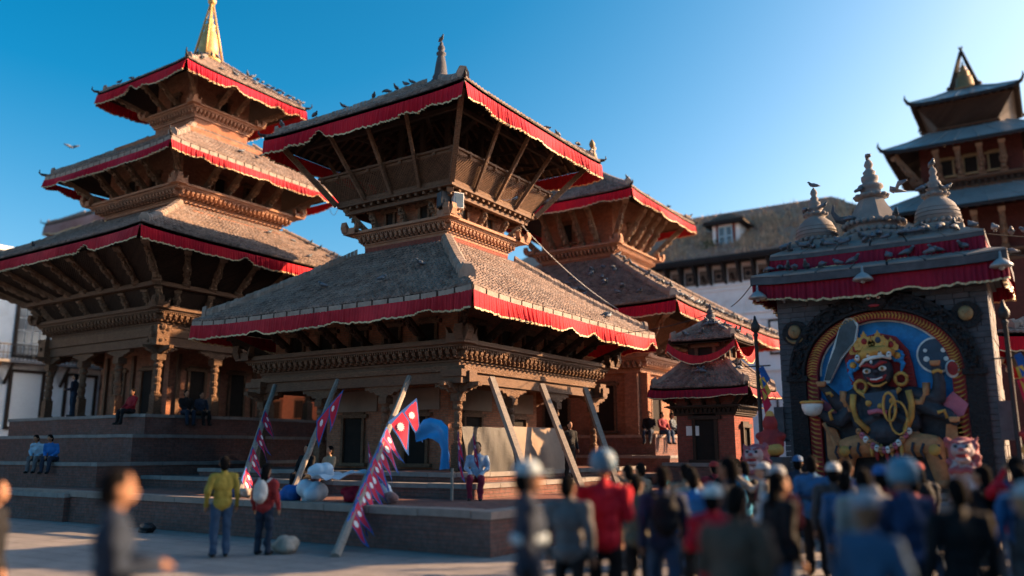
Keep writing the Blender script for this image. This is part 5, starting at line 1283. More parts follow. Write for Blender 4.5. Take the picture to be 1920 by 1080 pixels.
# ------------------------------------------------------------------ props, cloths and stalls around temple B
def pole(label, p, q, r=.07, mat='wood_grey'):
    b = MB(); p, q = Vector(p), Vector(q); n = 9
    b.tube([p + (q - p) * (i / n) + Vector((random.uniform(-.012, .012), random.uniform(-.012, .012), 0)) for i in range(n + 1)], [r * (1.08 - .16 * i / n) for i in range(n + 1)][::-1], 8)
    return tag(b.build('prop_pole', mat), label, 'pole', None)
def prop(label, p, q, w=.16):
    o = bar('prop_beam', p, q, w, w * .9, 'wood_grey'); return tag(o, label, 'beam', None)
pole('grey pole propped against the balcony temple, leftmost of the props, hung with flags', (-20.28, 17.5, 3.86), (-16.49, 13.3, .8), .08)
pole('grey pole propped behind the single two-pointed flag', (-17.58, 17.5, 3.9), (-16.0, 14.5, .8), .08)
pole('long grey pole carrying the garland of red flags down to the ground', (-14.85, 17.5, 3.86), (-11.19, 11.25, 0), .085)
prop('grey timber propping the right side of the balcony temple, nearest the corner column', (-13.0, 18.79, 3.85), (-11.3, 18.0, 1.1))
prop('grey timber propping the right side of the balcony temple, middle of three', (-13.0, 21.47, 3.83), (-11.0, 20.28, .8))
prop('grey timber propping the right side of the balcony temple, farthest from the corner', (-13.0, 24.24, 3.88), (-10.9, 22.3, .8))
pmat('flag_red', (.52, .012, .05), (.44, .01, .04), 5, .75, .2); pmat('flag_blue', (.01, .075, .27), (.015, .09, .3), 5, .75, .2); pmat('flag_white', (.72, .7, .7), (.66, .64, .64), 5, .75, .2)
def flag(label, A, B, fly, L, group=None, seed=0, emb=True):
    """two-pointed flag: hoist from B (bottom) to A (top), cloth along fly"""
    r = random.Random(seed); A, B, fly = Vector(A), Vector(B), Vector(fly).normalized(); ax = A - B; nrm = ax.cross(fly).normalized(); nt_, nw = 26, 10
    def w(h): return (.82 * (1 - h / .46 * .62) if h < .46 else .82 * (1 - (h - .46) / .54)) * L
    ph = r.uniform(0, 6)
    def P(h, f, o=0): 
        q = B + ax * h + fly * (w(h) * f); s_ = w(h) * f
        return q + nrm * (o + .05 * math.sin(s_ * 9 / L + h * 4 + ph) * (s_ / L))
    b = MB(); H2 = [i / nt_ for i in range(nt_ + 1)]
    H2 = sorted(set(H2 + [.4599, .4601]))
    for i in range(len(H2) - 1):
        h0, h1 = H2[i], H2[i + 1]
        if h1 - h0 < .001: continue
        for j in range(nw):
            f0, f1 = j / nw, (j + 1) / nw
            hm = (h0 + h1) / 2; wm = w(hm) * (f0 + f1) / 2; edge = min(wm, w(hm) - wm) < .045 * L or hm < .045 or .46 < hm < .5
            b.add([P(h0, f0), P(h0, f1), P(h1, f1), P(h1, f0)], [(0, 1, 2, 3)], 1 if edge else 0)
    o = b.build('nepali_flag' if 0 else 'pennant_flag', ['flag_red', 'flag_blue'], smooth=True); tag(o, label, 'flag', group)
    for h, s_ in ((.2, .1), (.62, .085)):
        for sg in (-1, 1):
            e = MB(); c = P(h, .42 if h < .5 else .38, .012 * sg); rad = s_ * L; u = ax.normalized(); k = 12; pts = []
            for j in range(2 * k):
                rr_ = rad * (1 if j % 2 == 0 else .72); t = math.pi * j / k; pts.append(c + u * (rr_ * math.sin(t)) + fly * (rr_ * math.cos(t)))
            e.add([c] + pts, [(0, 1 + j, 1 + (j + 1) % (2 * k)) for j in range(2 * k)]); e.build('emblem', 'flag_white', o)
    return o
flag('red two-pointed flag with blue border hanging alone left of the garland', (-15.44, 15.6, 3.45), (-16.4, 15.6, 2.66), (.12, 0, -1), .88, seed=1)
p0, p1 = Vector((-14.85, 17.5, 3.86)), Vector((-11.19, 11.25, 0)); dn = Vector((.12, -.1, -1))
for i, t in enumerate((.22, .38, .47, .55, .63, .7, .77)):
    A_ = p0 + (p1 - p0) * t + Vector((.1, -.12, .06)); s_ = (1.15, 1.0, .98, .95, .92, .88, .84)[i]; B_ = A_ + (p1 - p0).normalized() * s_ * .95 + Vector((-.05, 0, -.0))
    flag('large red two-pointed flag at the top of the garland pole' if i == 0 else nth(i) + ' small red flag from the top in the garland on the long pole', A_ + (Vector((.62, 0, .1)) if i == 0 else Vector((0, -.05 * (i % 2), 0))), B_, Vector((.62, .4, -1.1 + .25 * math.sin(i * 2.3))), s_, None if i == 0 else 'small flags of the garland', seed=i + 3)
q0, q1 = Vector((-20.28, 17.5, 3.86)), Vector((-16.49, 13.3, .8))
for i, t in enumerate((.3, .47, .64, .8)):
    A_ = q0 + (q1 - q0) * t + Vector((.08, -.1, .1)); s_ = .75; flag(nth(i) + ' small red flag from the top on the leftmost prop pole', A_, A_ + (q1 - q0).normalized() * .7, (.6, .4, -1.1), s_ * 1.2, 'small flags on the leftmost pole', seed=i + 20)
flag('small red flag standing left of the blue cloth arch among the wares', (-13.6, 14.6, 2.1), (-13.55, 14.6, 1.5), (.5, 0, -.8), .5, seed=31)
flag('small red flag standing at the right end of the blue cloth arch', (-11.2, 14.9, 2.35), (-11.18, 14.9, 1.55), (.4, 0, -.9), .5, seed=32)
flag('small red flag beside the corner column of the balcony temple', (-11.3, 15.6, 2.3), (-11.25, 15.6, 1.65), (.5, 0, -.85), .45, seed=33)
pmat('blue_plastic', (.015, .2, .48), (.02, .25, .55), 3, .45, .3); pmat('pale_plastic', (.42, .5, .58), (.5, .58, .66), 3, .4, .4); pmat('black_plastic', (.012, .012, .014), (.02, .02, .024), 3, .45, .5)
b = MB(); outer = [(-12.42, 2.22), (-12.4, 2.44), (-12.22, 2.58), (-11.98, 2.62), (-11.72, 2.56), (-11.52, 2.4), (-11.42, 2.15), (-11.4, 1.85), (-11.42, 1.5)]; inner = [(-12.38, 2.08), (-12.3, 2.1), (-12.15, 2.14), (-11.98, 2.17), (-11.84, 2.14), (-11.74, 2.04), (-11.68, 1.9), (-11.66, 1.7), (-11.7, 1.46)]
vs = [(ox + (ix - ox) * f, 14.9 + .06 * math.sin(a * 1.7 + f * 5) + .05 * math.sin(f * 9 + a * .6), oz + (iz - oz) * f) for a, ((ox, oz), (ix, iz)) in enumerate(zip(outer, inner)) for f in np.linspace(0, 1, 7)]
b.add(vs, [(a * 7 + q, a * 7 + q + 1, (a + 1) * 7 + q + 1, (a + 1) * 7 + q) for a in range(8) for q in range(6)]); tag(b.build('cloth_arch', 'blue_plastic', smooth=True), 'bright blue draped cloth arch on the temple steps', 'cloth')
prop('thin stick holding up the right end of the blue cloth arch', (-11.42, 15.0, .8), (-11.42, 15.0, 1.5), .05)
def sheet(name, label, cat, P, mat, sag=.1, n=12):
    p00, p10, p11, p01 = [Vector(p) for p in P]; b = MB(); nr = (p10 - p00).cross(p01 - p00).normalized()
    vs = [(p00 * (1 - u) + p10 * u) * (1 - v) + (p01 * (1 - u) + p11 * u) * v + nr * (sag * math.sin(u * 7 + v * 3) * .5 * (1 - v * .5) + sag * .4 * math.sin(u * 19 + v * 5)) for v in np.linspace(0, 1, n + 1) for u in np.linspace(0, 1, n + 1)]
    b.add(vs, [(j * (n + 1) + i, j * (n + 1) + i + 1, (j + 1) * (n + 1) + i + 1, (j + 1) * (n + 1) + i) for j in range(n) for i in range(n)])
    return tag(b.build(name, mat, smooth=True), label, cat)
sheet('tarpaulin', 'black tarpaulin hanging beside the corner column', 'tarpaulin', ((-12.75, 17.3, 1.2), (-12.75, 19.5, 1.2), (-12.85, 19.5, 2.5), (-12.85, 17.3, 2.5)), 'black_plastic')
b = MB(); b.hexa([(-12.5, 19.65, 1.13), (-12.46, 19.65, 1.13), (-12.46, 22.2, 1.13), (-12.5, 22.2, 1.13), (-12.9, 19.65, 2.55), (-12.86, 19.65, 2.55), (-12.86, 22.2, 2.55), (-12.9, 22.2, 2.55)]); tag(b.build('leaning_board', 'plaster_beige'), 'tan board leaning between the props under the temple', 'board')
def sack(label, loc, r, mat, seed, cat='sack', name='sack', group=None):
    b = MB(); rr = random.Random(seed)
    for i in range(7): b.ell((rr.uniform(-.5, .5) * r, rr.uniform(-.4, .4) * r, r * rr.uniform(.35, .8)), (r * rr.uniform(.4, .65), r * rr.uniform(.4, .6), r * rr.uniform(.35, .55)), 9, 6)
    b.box(-r * .5, -r * .4, 0, r * .5, r * .4, r * .5)
    me = fuse(b, r * .09, 1); me.materials.append(M[mat]); return tag(obj(name, me, None, loc), label, cat, group)
sack('crumpled white sack on the ground beside the woman with the bag', (-12.5, 11.25, 0), .34, 'hemp', 1).scale = (1.1, .9, .8); sack('pale blue plastic bundle highest in the heap of wares', (-13.8, 13.3, 1.28), .3, 'pale_plastic', 2); sack('pale blue plastic bundle at the bottom of the heap of wares', (-13.9, 13.2, .8), .38, 'pale_plastic', 3)
sack('dark blue bundle left of the garland pole on the ledge', (-14.4, 13.1, .8), .3, 'flag_blue', 4); sack('maroon bundle on the ledge beside the garland pole', (-13.0, 13.5, .8), .28, 'cloth_maroon', 5); sack('black bag lying against the left plinth', (-18.2, 12.1, 0), .3, 'black_plastic', 6, 'bag', 'bag').scale = (1.2, .8, .6)
sack('grey-blue bundle behind the garland pole', (-12.7, 14.2, .8), .33, 'pale_plastic', 7); sack('faded pink bundle right of the garland pole', (-12.0, 13.6, .8), .22, 'cloth_faded', 8)
sheet('plastic_sheet', 'blue plastic sheet spread over the wares on the ledge', 'sheet', ((-14.0, 13.0, 1.35), (-12.8, 13.0, 1.3), (-12.8, 13.9, 1.45), (-14.0, 13.9, 1.4)), 'pale_plastic', .08)
for i in range(5): sack(nth(i) + ' heap from the right on the ledge left of the wares', (-15.2 - i * .55, 13.4 + .1 * (i % 2), .8), .2, ['black_plastic', 'cloth_maroon', 'hemp', 'flag_blue', 'black_plastic'][i], 40 + i, 'bundle', 'bundle', 'heaps on the ledge')
# lights on the balcony temple corner
for k, (x, y, rz, lb) in enumerate(((1.98, -2.28, R(-25), 'grey floodlight on the balcony temple cornice facing left'), (2.32, -1.95, R(65), 'white floodlight on the balcony temple cornice facing right'))):
    t_ = thing('floodlight', lb, 'floodlight', (BX + x, BY + y, 9.28), rz)
    b = MB(); b.box(-.17, -.12, .18, .17, .1, .68); b.box(-.13, .1, .26, .13, .2, .6); b.build('housing', 'iron' if k == 0 else 'paint_white', t_)
    b = MB(); b.box(-.14, -.14, .21, .14, -.121, .65); b.build('lens', 'glass', t_)
    b = MB(); b.box(-.2, -.02, .0, .2, .02, .04); b.box(-.2, -.02, .04, -.173, .02, .4); b.box(.173, -.02, .04, .2, .02, .4); b.build('bracket', 'iron', t_)
# lamp posts
for lb, x, y, zt in (('black iron lamp post at the left corner of the stone shrine', -5.75, 19.2, 5.0), ('black iron lamp post at the right corner of the stone shrine', -.72, 19.3, 4.9)):
    t_ = thing('lamp_post', lb, 'lamp post', (x, y, 0))
    lathe_obj('post', [(.14, 0), (.14, .4), (.07, .5), (.06, 1.6), (.08, 1.65), (.05, 1.75), (.045, zt - .5), (.07, zt - .46), (.04, zt - .4)], 'iron', t_, (0, 0, 0), 10)
    lathe_obj('finial', [(.03, 0), (.1, .08), (.11, .18), (.05, .3), (.02, .42)], 'iron', t_, (0, 0, zt - .42), 10)
    b = MB(); b.box(-.3, -.02, zt - 1.2, .3, .02, zt - 1.17); b.build('cross_arm', 'iron', t_)
pmat('flag_yellow', (.6, .38, .05), (.5, .3, .05), 5, .75, .2)
for x, y, cs, lb in ((-5.68, 19.05, ('flag_blue', 'flag_yellow', 'flag_red'), 'left'), (-.62, 19.15, ('flag_blue', 'flag_yellow', 'flag_red'), 'right')):
    t_ = thing('cloth_streamer', 'blue, yellow and red cloth streamer tied to the %s lamp post' % lb, 'streamer', (x, y, 3.2))
    for j, c in enumerate(cs):
        b = MB(); b.add([(.0, 0, .55 - j * .25), (.12, -.05, .6 - j * .25), (.24, .03, .3 - j * .3), (.1, -.04, .1 - j * .3)], [(0, 1, 2, 3)]); b.build('strip', c, t_)
# guardian lions and red figures
def lion(label, x, y, z, s=1.):
    t_ = thing('guardian_lion', label, 'statue', (x, y, 0))
    b = MB(); b.box(-.42, -.5, 0, .42, .5, z - .12); b.box(-.48, -.56, z - .118, .48, .56, z); b.build('pedestal', 'stone', t_)
    B = Body(); W_, PK = 0, 1; rr = random.Random(int(abs(x) * 10))
    B.ell((0, .2, .36), (.26, .3, .34), W_); B.ell((0, -.08, .55), (.26, .22, .36), W_); B.ell((0, -.05, .98), (.27, .24, .27), PK); B.ell((0, -.24, 1.0), (.21, .17, .17), W_); B.ell((0, -.38, .98), (.14, .12, .08), W_); B.ell((0, -.36, .82), (.15, .13, .05), W_); B.ell((0, -.49, 1.02), (.06, .04, .04), PK)
    for q in range(34):
        t0 = rr.uniform(0, 6.28); zz = rr.uniform(.5, 1.22); ra = .27 if zz > .78 else .24
        p = (ra * math.cos(t0), -.05 + .22 * math.sin(t0), zz)
        if p[1] < -.17 and abs(p[0]) < .2 and zz > .78: continue
        B.ell(p, (.065, .06, .065), PK)
    for q in range(6): B.ell((.09 * (q - 2.5), -.34, .62 + .03 * (q % 2)), (.05, .05, .06), PK)
    for sg in (-1, 1):
        B.cap((sg * .16, -.22, .6), (sg * .17, -.28, .08), .1, .085, W_); B.ell((sg * .17, -.36, .06), (.1, .14, .07), W_); B.ell((sg * .24, .14, .2), (.12, .24, .2), W_); B.ell((sg * .27, -.1, .06), (.08, .15, .06), W_)
        B.cap((sg * .2, -.12, 1.14), (sg * .27, -.1, 1.24), .05, .02, PK); B.cap((sg * .05, -.36, 1.13), (sg * .16, -.3, 1.16), .03, .025, PK)
    B.cap((0, .42, .3), (0, .5, .9), .06, .1, PK)
    me = B.mesh(.03, ['lion_white', 'lion_pink']); o = obj('lion_body', me, t_, (0, 0, z)); o.scale = (s, s, s)
    for sg in (-1, 1): e = MB(); e.ell((sg * .1 * s, -.4 * s, z + 1.07 * s), (.035, .03, .03), 7, 5); e.build('eye', 'k_black', t_)
    e = MB(); e.ell((0, -.42 * s, z + .895 * s), (.11 * s, .08, .04 * s), 8, 5); e.build('mouth', 'k_red', t_)
pmat('lion_white', (.42, .36, .37), (.3, .2, .21), 7, .7, .3, dirt=(.3, .16, .16)); pmat('lion_pink', (.27, .05, .07), (.34, .11, .12), 7, .7, .3)
lion('pink and white painted stone lion before the left pillar of the shrine', -5.35, 17.5, .85, .95); lion('pink and white painted stone lion before the right pillar of the shrine', -1.5, 17.1, .95, .95)
def redfig(label, x, y):
    t_ = thing('red_guardian', label, 'statue', (x, y, 0)); block('pedestal', -.3, -.3, 0, .3, .3, 1.75, 'stone_dark', t_)
    B = Body(); B.ell((0, 0, .3), (.28, .24, .36), 0); B.ell((0, -.03, .72), (.17, .16, .2), 0); B.cap((-.24, -.05, .45), (.24, -.05, .45), .1, .1, 0); B.ell((0, -.02, .92), (.1, .1, .1), 1); B.cap((-.2, -.2, .15), (.2, -.2, .15), .13, .13, 1)
    obj('figure', B.mesh(.03, ['k_red', 'k_gold']), t_, (0, 0, 1.75))
redfig('red painted guardian figure beside the left lamp post', -5.4, 18.75); redfig('red painted guardian figure at the right edge beyond the shrine', -.35, 18.9)
# wires
def wire(label, p, q, sag, r=.012, mat='wire_black', n=18):
    p, q = Vector(p), Vector(q); b = MB(); b.tube([p + (q - p) * (i / n) + Vector((0, 0, -4 * sag * (i / n) * (1 - i / n))) for i in range(n + 1)], r, 5); return tag(b.build('wire', mat), label, 'wire')
wire('white cable slung from the balcony temple to the rear temple roof', (-15.45, 24.2, 9.85), (-14.0, 29.0, 7.3), .25, .014, 'wire_white')
wire('black cable running from the stone shrine roof to the small shrine', (-5.7, 19.6, 6.1), (-8.4, 25.6, 6.4), .1, .014); wire('black cable running on from the small shrine to the balcony temple eave', (-8.9, 25.6, 6.3), (-12.05, 24.6, 5.7), .15, .012)
wire('upper black cable leaving the right side of the shrine roof', (-.9, 20.6, 6.6), (4, 24, 7.0), .25); wire('lower black cable leaving the right side of the shrine roof', (-.6, 20.6, 6.1), (4, 23, 6.2), .2)
wire('thin loop of cable hanging from the left pagoda eave', (-27.6, 26.4, 13.3), (-27.4, 26.9, 13.25), .55, .012, 'wire_black')

# ------------------------------------------------------------------ pigeons
pmat('pigeon_body', (.085, .10, .125), (.13, .15, .18), 30, .6, .2); pmat('pigeon_dark', (.03, .045, .055), (.04, .06, .07), 30, .4, .1)
def pigeon(kind):
    b = MB()
    if kind == 0: sp = [(-.19, .055), (-.13, .062), (-.08, .085), (-.02, .1), (.05, .115), (.085, .15), (.1, .185), (.118, .198), (.135, .195), (.155, .188)]
    elif kind == 1: sp = [(-.2, .08), (-.14, .085), (-.08, .095), (-.02, .1), (.05, .09), (.1, .08), (.13, .065), (.145, .05), (.155, .035), (.165, .02)]
    else: sp = [(-.15, .03), (-.11, .045), (-.07, .075), (-.02, .1), (.035, .12), (.06, .145), (.07, .165), (.085, .175), (.1, .17), (.118, .162)]
    ra = [(.035, .006), (.04, .012), (.05, .035), (.062, .058), (.055, .055), (.037, .038), (.03, .03), (.028, .028), (.018, .018), (.003, .003)]
    b.tube([(0, y, z) for y, z in sp], ra, 9)
    b.m = [0] * len(b.m); nf = 9 * 9
    for i in range(nf): b.m[i] = 1 if i // 9 in (4, 5) else 0
    for sg in (-1, 1):
        b.tube([(sg * .05, .04, .1 if kind != 1 else .095), (sg * .058, -.03, .098), (sg * .04, -.12, .075), (sg * .02, -.17, .065)], [(.012, .03), (.014, .042), (.01, .028), (.004, .008)], 7, 0)
        b.tube([(sg * .022, .0, .06), (sg * .024, .01, -.002)], .006, 5, 1)
    return b.mesh('pigeon', ['pigeon_body', 'pigeon_dark'], True)
PG = [pigeon(0), pigeon(1), pigeon(2)]; prn = random.Random(77)
def bird(p, label, group, s=1.0):
    o = obj('pigeon', PG[prn.choice((0, 0, 1, 2, 2))], None, p, rz=prn.uniform(0, 6.28)); k = s * prn.uniform(.88, 1.1); o.scale = (k, k, k); return tag(o, label, 'pigeon', group)
def srt(n, a, b_): return sorted(prn.uniform(a, b_) for _ in range(n))
def on(root, rf, k, u, v, label, group, off=.05, s=1.0):
    p = Vector(rf.pt(k, u, v, off)); sc = root.scale[0]; return bird(root.location + p * sc, label, group, s)
for i, u in enumerate((-.97, -.87, -.76, -.64, -.55, -.41, -.28, -.13, .16, .33, .5, .56, .8)): on(tE, lowE, 0, u, prn.uniform(.2, .6), nth(i) + ' pigeon from the left on the stone ledge below the upper shrine valance', 'pigeons on the shrine ledge')
for i in range(26): on(tE, upE, 0, -.95 + 1.9 * i / 25 + prn.uniform(-.03, .03), prn.choice((.15, .5, .9)), nth(i) + ' pigeon from the left around the foot of the shrine spires', 'pigeons on the shrine top')
for x, z, lb in ((-1.4, 8.43, 'pigeon on the very tip of the left shrine spire'), (-.06, 8.94, 'pigeon on the very tip of the middle shrine spire'), (1.33, 8.48, 'pigeon on the very tip of the right shrine spire')): bird((EX + x, EY, z), lb, None)
for i, (x, y, z) in enumerate(((-1.6, -.2, 7.76), (-1.15, -.2, 7.8), (-.25, -.25, 8.05), (1.1, -.22, 7.85), (1.5, -.2, 7.8), (1.62, -.12, 7.82), (-.5, -.45, 7.3), (.5, -.4, 7.28))): bird((EX + x, EY + y, z), ('left pigeon on the left shrine spire', 'right pigeon on the left shrine spire', 'high pigeon on the side of the middle shrine spire', 'left pigeon on the right shrine spire', 'middle pigeon on the right shrine spire', 'right pigeon on the right shrine spire', 'low left pigeon on the middle shrine spire', 'low right pigeon on the middle shrine spire')[i], 'pigeons on spire sides')
for i, p in enumerate(((-.75, 20.6, 6.62), (-.45, 20.75, 6.55), (-.2, 20.9, 6.55), (-.5, 20.6, 6.08))): bird(p, ('left', 'middle', 'right')[i] + ' pigeon on the upper cable right of the shrine' if i < 3 else 'pigeon on the lower cable right of the shrine', 'pigeons on the cables')
for i, v in enumerate((.1, .3, .47, .66, .74, .8, .86, .9)): on(tB, upB, 3, 1, v, nth(i) + ' pigeon from the left on the left hip of the balcony temple upper roof', 'pigeons on the upper balcony roof', .2)
for i, v in enumerate((.06, .16, .3, .38, .52, .62)): on(tB, upB, 1, 1, v, nth(i) + ' pigeon from the right on the right hip of the balcony temple upper roof', 'pigeons on the upper balcony roof, right', .2)
bird((BX, BY, 16.76), 'pigeon on the tip of the balcony temple spire', None)
for u, v, lb in ((-.25, .35, 'leftmost of three pigeons on the balcony temple lower roof'), (.35, .3, 'middle of three pigeons on the balcony temple lower roof'), (.62, .5, 'rightmost of three pigeons on the left slope of the balcony temple lower roof')): on(tB, lowB, 0, u, v, lb, None, .06, 1.15)
for v in (.12, .15): on(tB, lowB, 1, .42 + v, v, ('left' if v < .13 else 'right') + ' pigeon low on the right slope of the balcony temple lower roof', 'pigeons on the right slope', .06, 1.15)
for i in range(12): on(tA, topA, 1, 1, .04 + .06 * i, nth(i) + ' pigeon from the right in the row on the pagoda top roof hip', 'pigeons on the top roof of the pagoda', .16)
for i, u in enumerate(srt(9, -.9, .9)): on(tA, topA, 1, u, prn.uniform(.2, .6), nth(i) + ' pigeon from the left on the right slope of the left pagoda top roof', 'pigeons on the pagoda top slope')
for i in range(8): t_ = R(146) + i * .36; bird((AX + .66 * math.cos(t_ + 1.2), AY + .66 * math.sin(t_ + 1.2), 19.78), nth(i) + ' pigeon from the left at the foot of the gilded spire', 'pigeons at the gilded spire')
for v, lb in ((.35, 'upper pigeon on the left hip of the pagoda top roof'), (.22, 'lower pigeon on the left hip of the pagoda top roof')): on(tA, topA, 3, 1, v, lb, None, .16)
for i, (u, v) in enumerate(((-.1, .4), (.1, .35), (.45, .6))): on(tA, midA, 1, u, v, nth(i) + ' pigeon from the left on the middle roof of the left pagoda', 'pigeons on the pagoda middle roof')
for i, u in enumerate(srt(9, .2, .95)): on(tA, lowA, 1, u, prn.uniform(.1, .8), nth(i) + ' pigeon from the left on the sunlit lower roof of the pagoda', 'pigeons on the pagoda lower roof')
on(tA, lowA, 0, -.45, .3, 'pigeon on the shaded front slope of the left pagoda lower roof', None)
for i in range(16): on(tC, lowC, 0, 1, .06 + .9 * i / 16, nth(i) + ' pigeon from the bottom of the row on the rear temple near hip', 'pigeons on the rear temple hip', .2, 1.15)
for i in range(44): on(tC, lowC, 1, -.97 + 1.94 * (i + prn.uniform(-.3, .3)) / 44, prn.uniform(.01, .05), nth(i) + ' pigeon from the left in the long row along the rear temple eave', 'pigeons along the rear temple eave', .08, 1.15)
for i, u in enumerate(srt(24, .05, .9)): on(tC, lowC, 0, u, prn.uniform(.12, .75), nth(i) + ' pigeon from the left on the shaded slope of the rear temple lower roof', 'pigeons on the rear temple slope', .08, 1.15)
for i, u in enumerate(srt(14, -.9, 2.4)): on(tD, upD, 0 if u < .95 else 1, u if u < .95 else (u - 1.7) * 1.25, prn.uniform(.05, .9), nth(i) + ' pigeon from the left on the upper roof of the small shrine', 'pigeons on the small shrine', .06)
for i, u in enumerate(srt(7, -.8, 2.4)): on(tD, lowD, 0 if u < .95 else 1, u if u < .95 else (u - 1.7) * 1.25, prn.uniform(.3, .8), nth(i) + ' pigeon from the left on the lower roof of the small shrine', 'pigeons on the small shrine lower roof', .06)
on(tC, upC, 0, 1, .1, 'pigeon at the near corner of the rear temple upper roof', None, .2, 1.15)
for v, lb in ((.06, 'pigeon at the far right corner of the rear temple upper roof'), (.3, 'pigeon halfway down the right hip of the rear temple upper roof'), (.55, 'pigeon high on the right hip of the rear temple upper roof')): on(tC, upC, 1, 1, v, lb, None, .16, 1.15)
def flying(label, p, rz):
    b = MB(); b.tube([(0, -.17, 0), (0, -.08, .01), (0, .02, .015), (0, .1, .02), (0, .15, .02)], [(.03, .006), (.04, .03), (.05, .045), (.03, .03), (.006, .006)], 8)
    for sg in (-1, 1): b.tube([(sg * .03, .03, .03), (sg * .16, .05, .1), (sg * .32, -.03, .12)], [(.012, .07), (.008, .065), (.003, .02)], 6)
    o = b.build('flying_pigeon', ['pigeon_body'], None, p, smooth=True, rz=rz); o.scale = (1.3,) * 3; tag(o, label, 'pigeon')
flying('pigeon flying in the open sky at the left edge', (-46.5, 24.1, 19.2), 1.0); flying('pale pigeon flying between the shrine spires', (-2.75, 21.5, 8.15), 2.2)

# ------------------------------------------------------------------ people
NAVY, BLK, GREY = (.018, .028, .05), (.010, .010, .012), (.12, .12, .13); JEAN = (.035, .07, .13); RED = (.56, .012, .03); BLUE = (.02, .14, .4); BROWN = (.09, .06, .045); OLIVE = (.11, .10, .07)
V1 = .0145
person('man in dark navy jacket walking past in the left foreground', -5.46, 3.39, 0, 1.76, 60, 'hold', NAVY, BLK, vox=V1)
person('man in black jacket with light chest stripe and pale cap in the near crowd', -3.73, 5.93, 0, 1.80, 40, 'down', NAVY, BLK, 'cap', (.42, .5, .55), stripe=(.42, .5, .55), vox=V1, bulk=1.08)
person('man in grey jacket with black hair beside the red jacket', -4.38, 7.75, 0, 1.65, 100, 'down', GREY, BLK, vox=V1)
person('man in bright red jacket and grey-blue helmet seen from behind', -4.15, 8.12, 0, 1.85, 118, 'hold', RED, BLK, 'helmet', (.13, .2, .27), vox=V1, bulk=1.12)
person('man in olive jacket right of the red jacket', -4.45, 9.59, 0, 1.60, 95, 'down', OLIVE, BLK, vox=V1)
person('person in navy jacket with black backpack and jeans', -3.81, 8.89, 0, 1.72, 120, 'walk', (.03, .045, .09), JEAN, pack=BLK, vox=V1)
person('person with bright turquoise cap behind the backpack', -4.45, 10.41, 0, 1.54, 110, 'down', (.25, .2, .16), GREY, 'cap', (.02, .3, .5), vox=.018)
person('person in blue jacket in the middle of the crowd', -4.32, 11.16, 0, 1.60, 110, 'down', BLUE, BLK, vox=.018)
person('child in red jacket and white cap in the near crowd', -2.74, 7.54, 0, 1.57, 95, 'hold', RED, GREY, 'cap', (.5, .58, .62), vox=V1)
person('tall dark-haired man in navy with face turned sideways', -3.12, 9.11, 0, 1.82, 170, 'down', NAVY, BLK, vox=V1, skin=1)
person('man in brown jacket leaning in the near right foreground', -1.98, 5.75, 0, 1.67, 85, 'hold', BROWN, (.05, .04, .04), vox=V1, lean=.25)
person('man in blue striped shirt standing before the shrine with back turned', -3.33, 13.66, 0, 1.8, 100, 'down', (.03, .13, .3), BLK, stripe=(.02, .05, .11), vox=.02)
person('person in plain blue jacket beside the striped shirt', -2.85, 13.9, 0, 1.74, 80, 'hold', BLUE, BLK, vox=.02)
person('person in blue cap and dark red scarf in the right crowd', -1.88, 10.99, 0, 1.7, 110, 'down', (.16, .015, .03), BLK, 'cap', (.02, .12, .35), vox=.018)
person('man in navy jacket and blue-white helmet on the right', -1.26, 8.47, 0, 1.77, 130, 'hold', (.02, .05, .13), BLK, 'helmet', (.1, .25, .36), vox=V1, bulk=1.1)
person('man in pale grey cap and blue jacket in the near right foreground', -1.14, 6.04, 0, 1.62, 250, 'down', (.03, .09, .18), NAVY, 'cap', (.3, .32, .38), vox=V1, bulk=1.05)
person('broad person in black jacket behind the blue jackets on the right', -0.79, 8.00, 0, 1.67, 120, 'down', BLK, BLK, vox=V1, bulk=1.15)
person('person in red sleeves with blue pack raising a camera at the right edge', -0.51, 11.85, 0, 1.82, 105, 'camera', RED, (.22, .26, .33), pack=(.02, .07, .17), vox=V1)
person('person cut off by the left edge in dark clothes', -8.6, 4.1, 0, 1.62, 40, 'walk', BLK, BLK, vox=.018)
person('person in yellow-green jacket and jeans before the left steps', -12.95, 10.1, 0, 1.78, 150, 'down', (.30, .22, .04), JEAN, vox=.018, bulk=1.08)
person('woman in red and orange with pale bag beside the yellow jacket', -12.55, 10.75, 0, 1.64, 110, 'down', (.3, .03, .03), NAVY, vox=.018, pack=(.5, .48, .46), long_hair=True)
person('dark figure standing under the right side of the balcony temple', -11.9, 21.2, 1.12, 1.6, -30, 'down', BLK, BLK, vox=.022)
person('man standing against a column on the left pagoda platform', -32.1, 17.75, 3.16, 1.66, 220, 'hold', NAVY, (.02, .04, .07), vox=.022)
person('person in red jacket sitting on the pagoda platform edge', -27.95, 17.62, 3.18, 1.7, -90, 'sit', (.3, .015, .025), BLK, vox=.022)
person('left one of the dark-clad pair sitting on the pagoda platform', -27.05, 19.2, 3.18, 1.72, -10, 'sit', BLK, NAVY, vox=.022)
person('right one of the dark-clad pair sitting on the pagoda platform', -27.05, 19.85, 3.18, 1.66, -5, 'sit', NAVY, BLK, vox=.022)
person('person in pale blue hunched on the lower pagoda steps', -28.05, 14.6, 1.54, 1.6, -60, 'sit', (.3, .45, .58), GREY, vox=.022, lean=.5)
person('person in bright blue hunched on the lower pagoda steps', -27.2, 14.6, 1.54, 1.6, -60, 'sit', (.02, .14, .42), NAVY, vox=.022, lean=.5)
person('vendor in maroon with pale blue vest sitting at the temple corner', -11.45, 16.0, 1.16, 1.74, -60, 'sit', (.32, .42, .55), (.2, .015, .04), vox=.02, bulk=1.1)
person('vendor in black sitting among the wares left of the single flag', -17.0, 15.9, 1.14, 1.7, -80, 'sit', BLK, BLK, vox=.022)
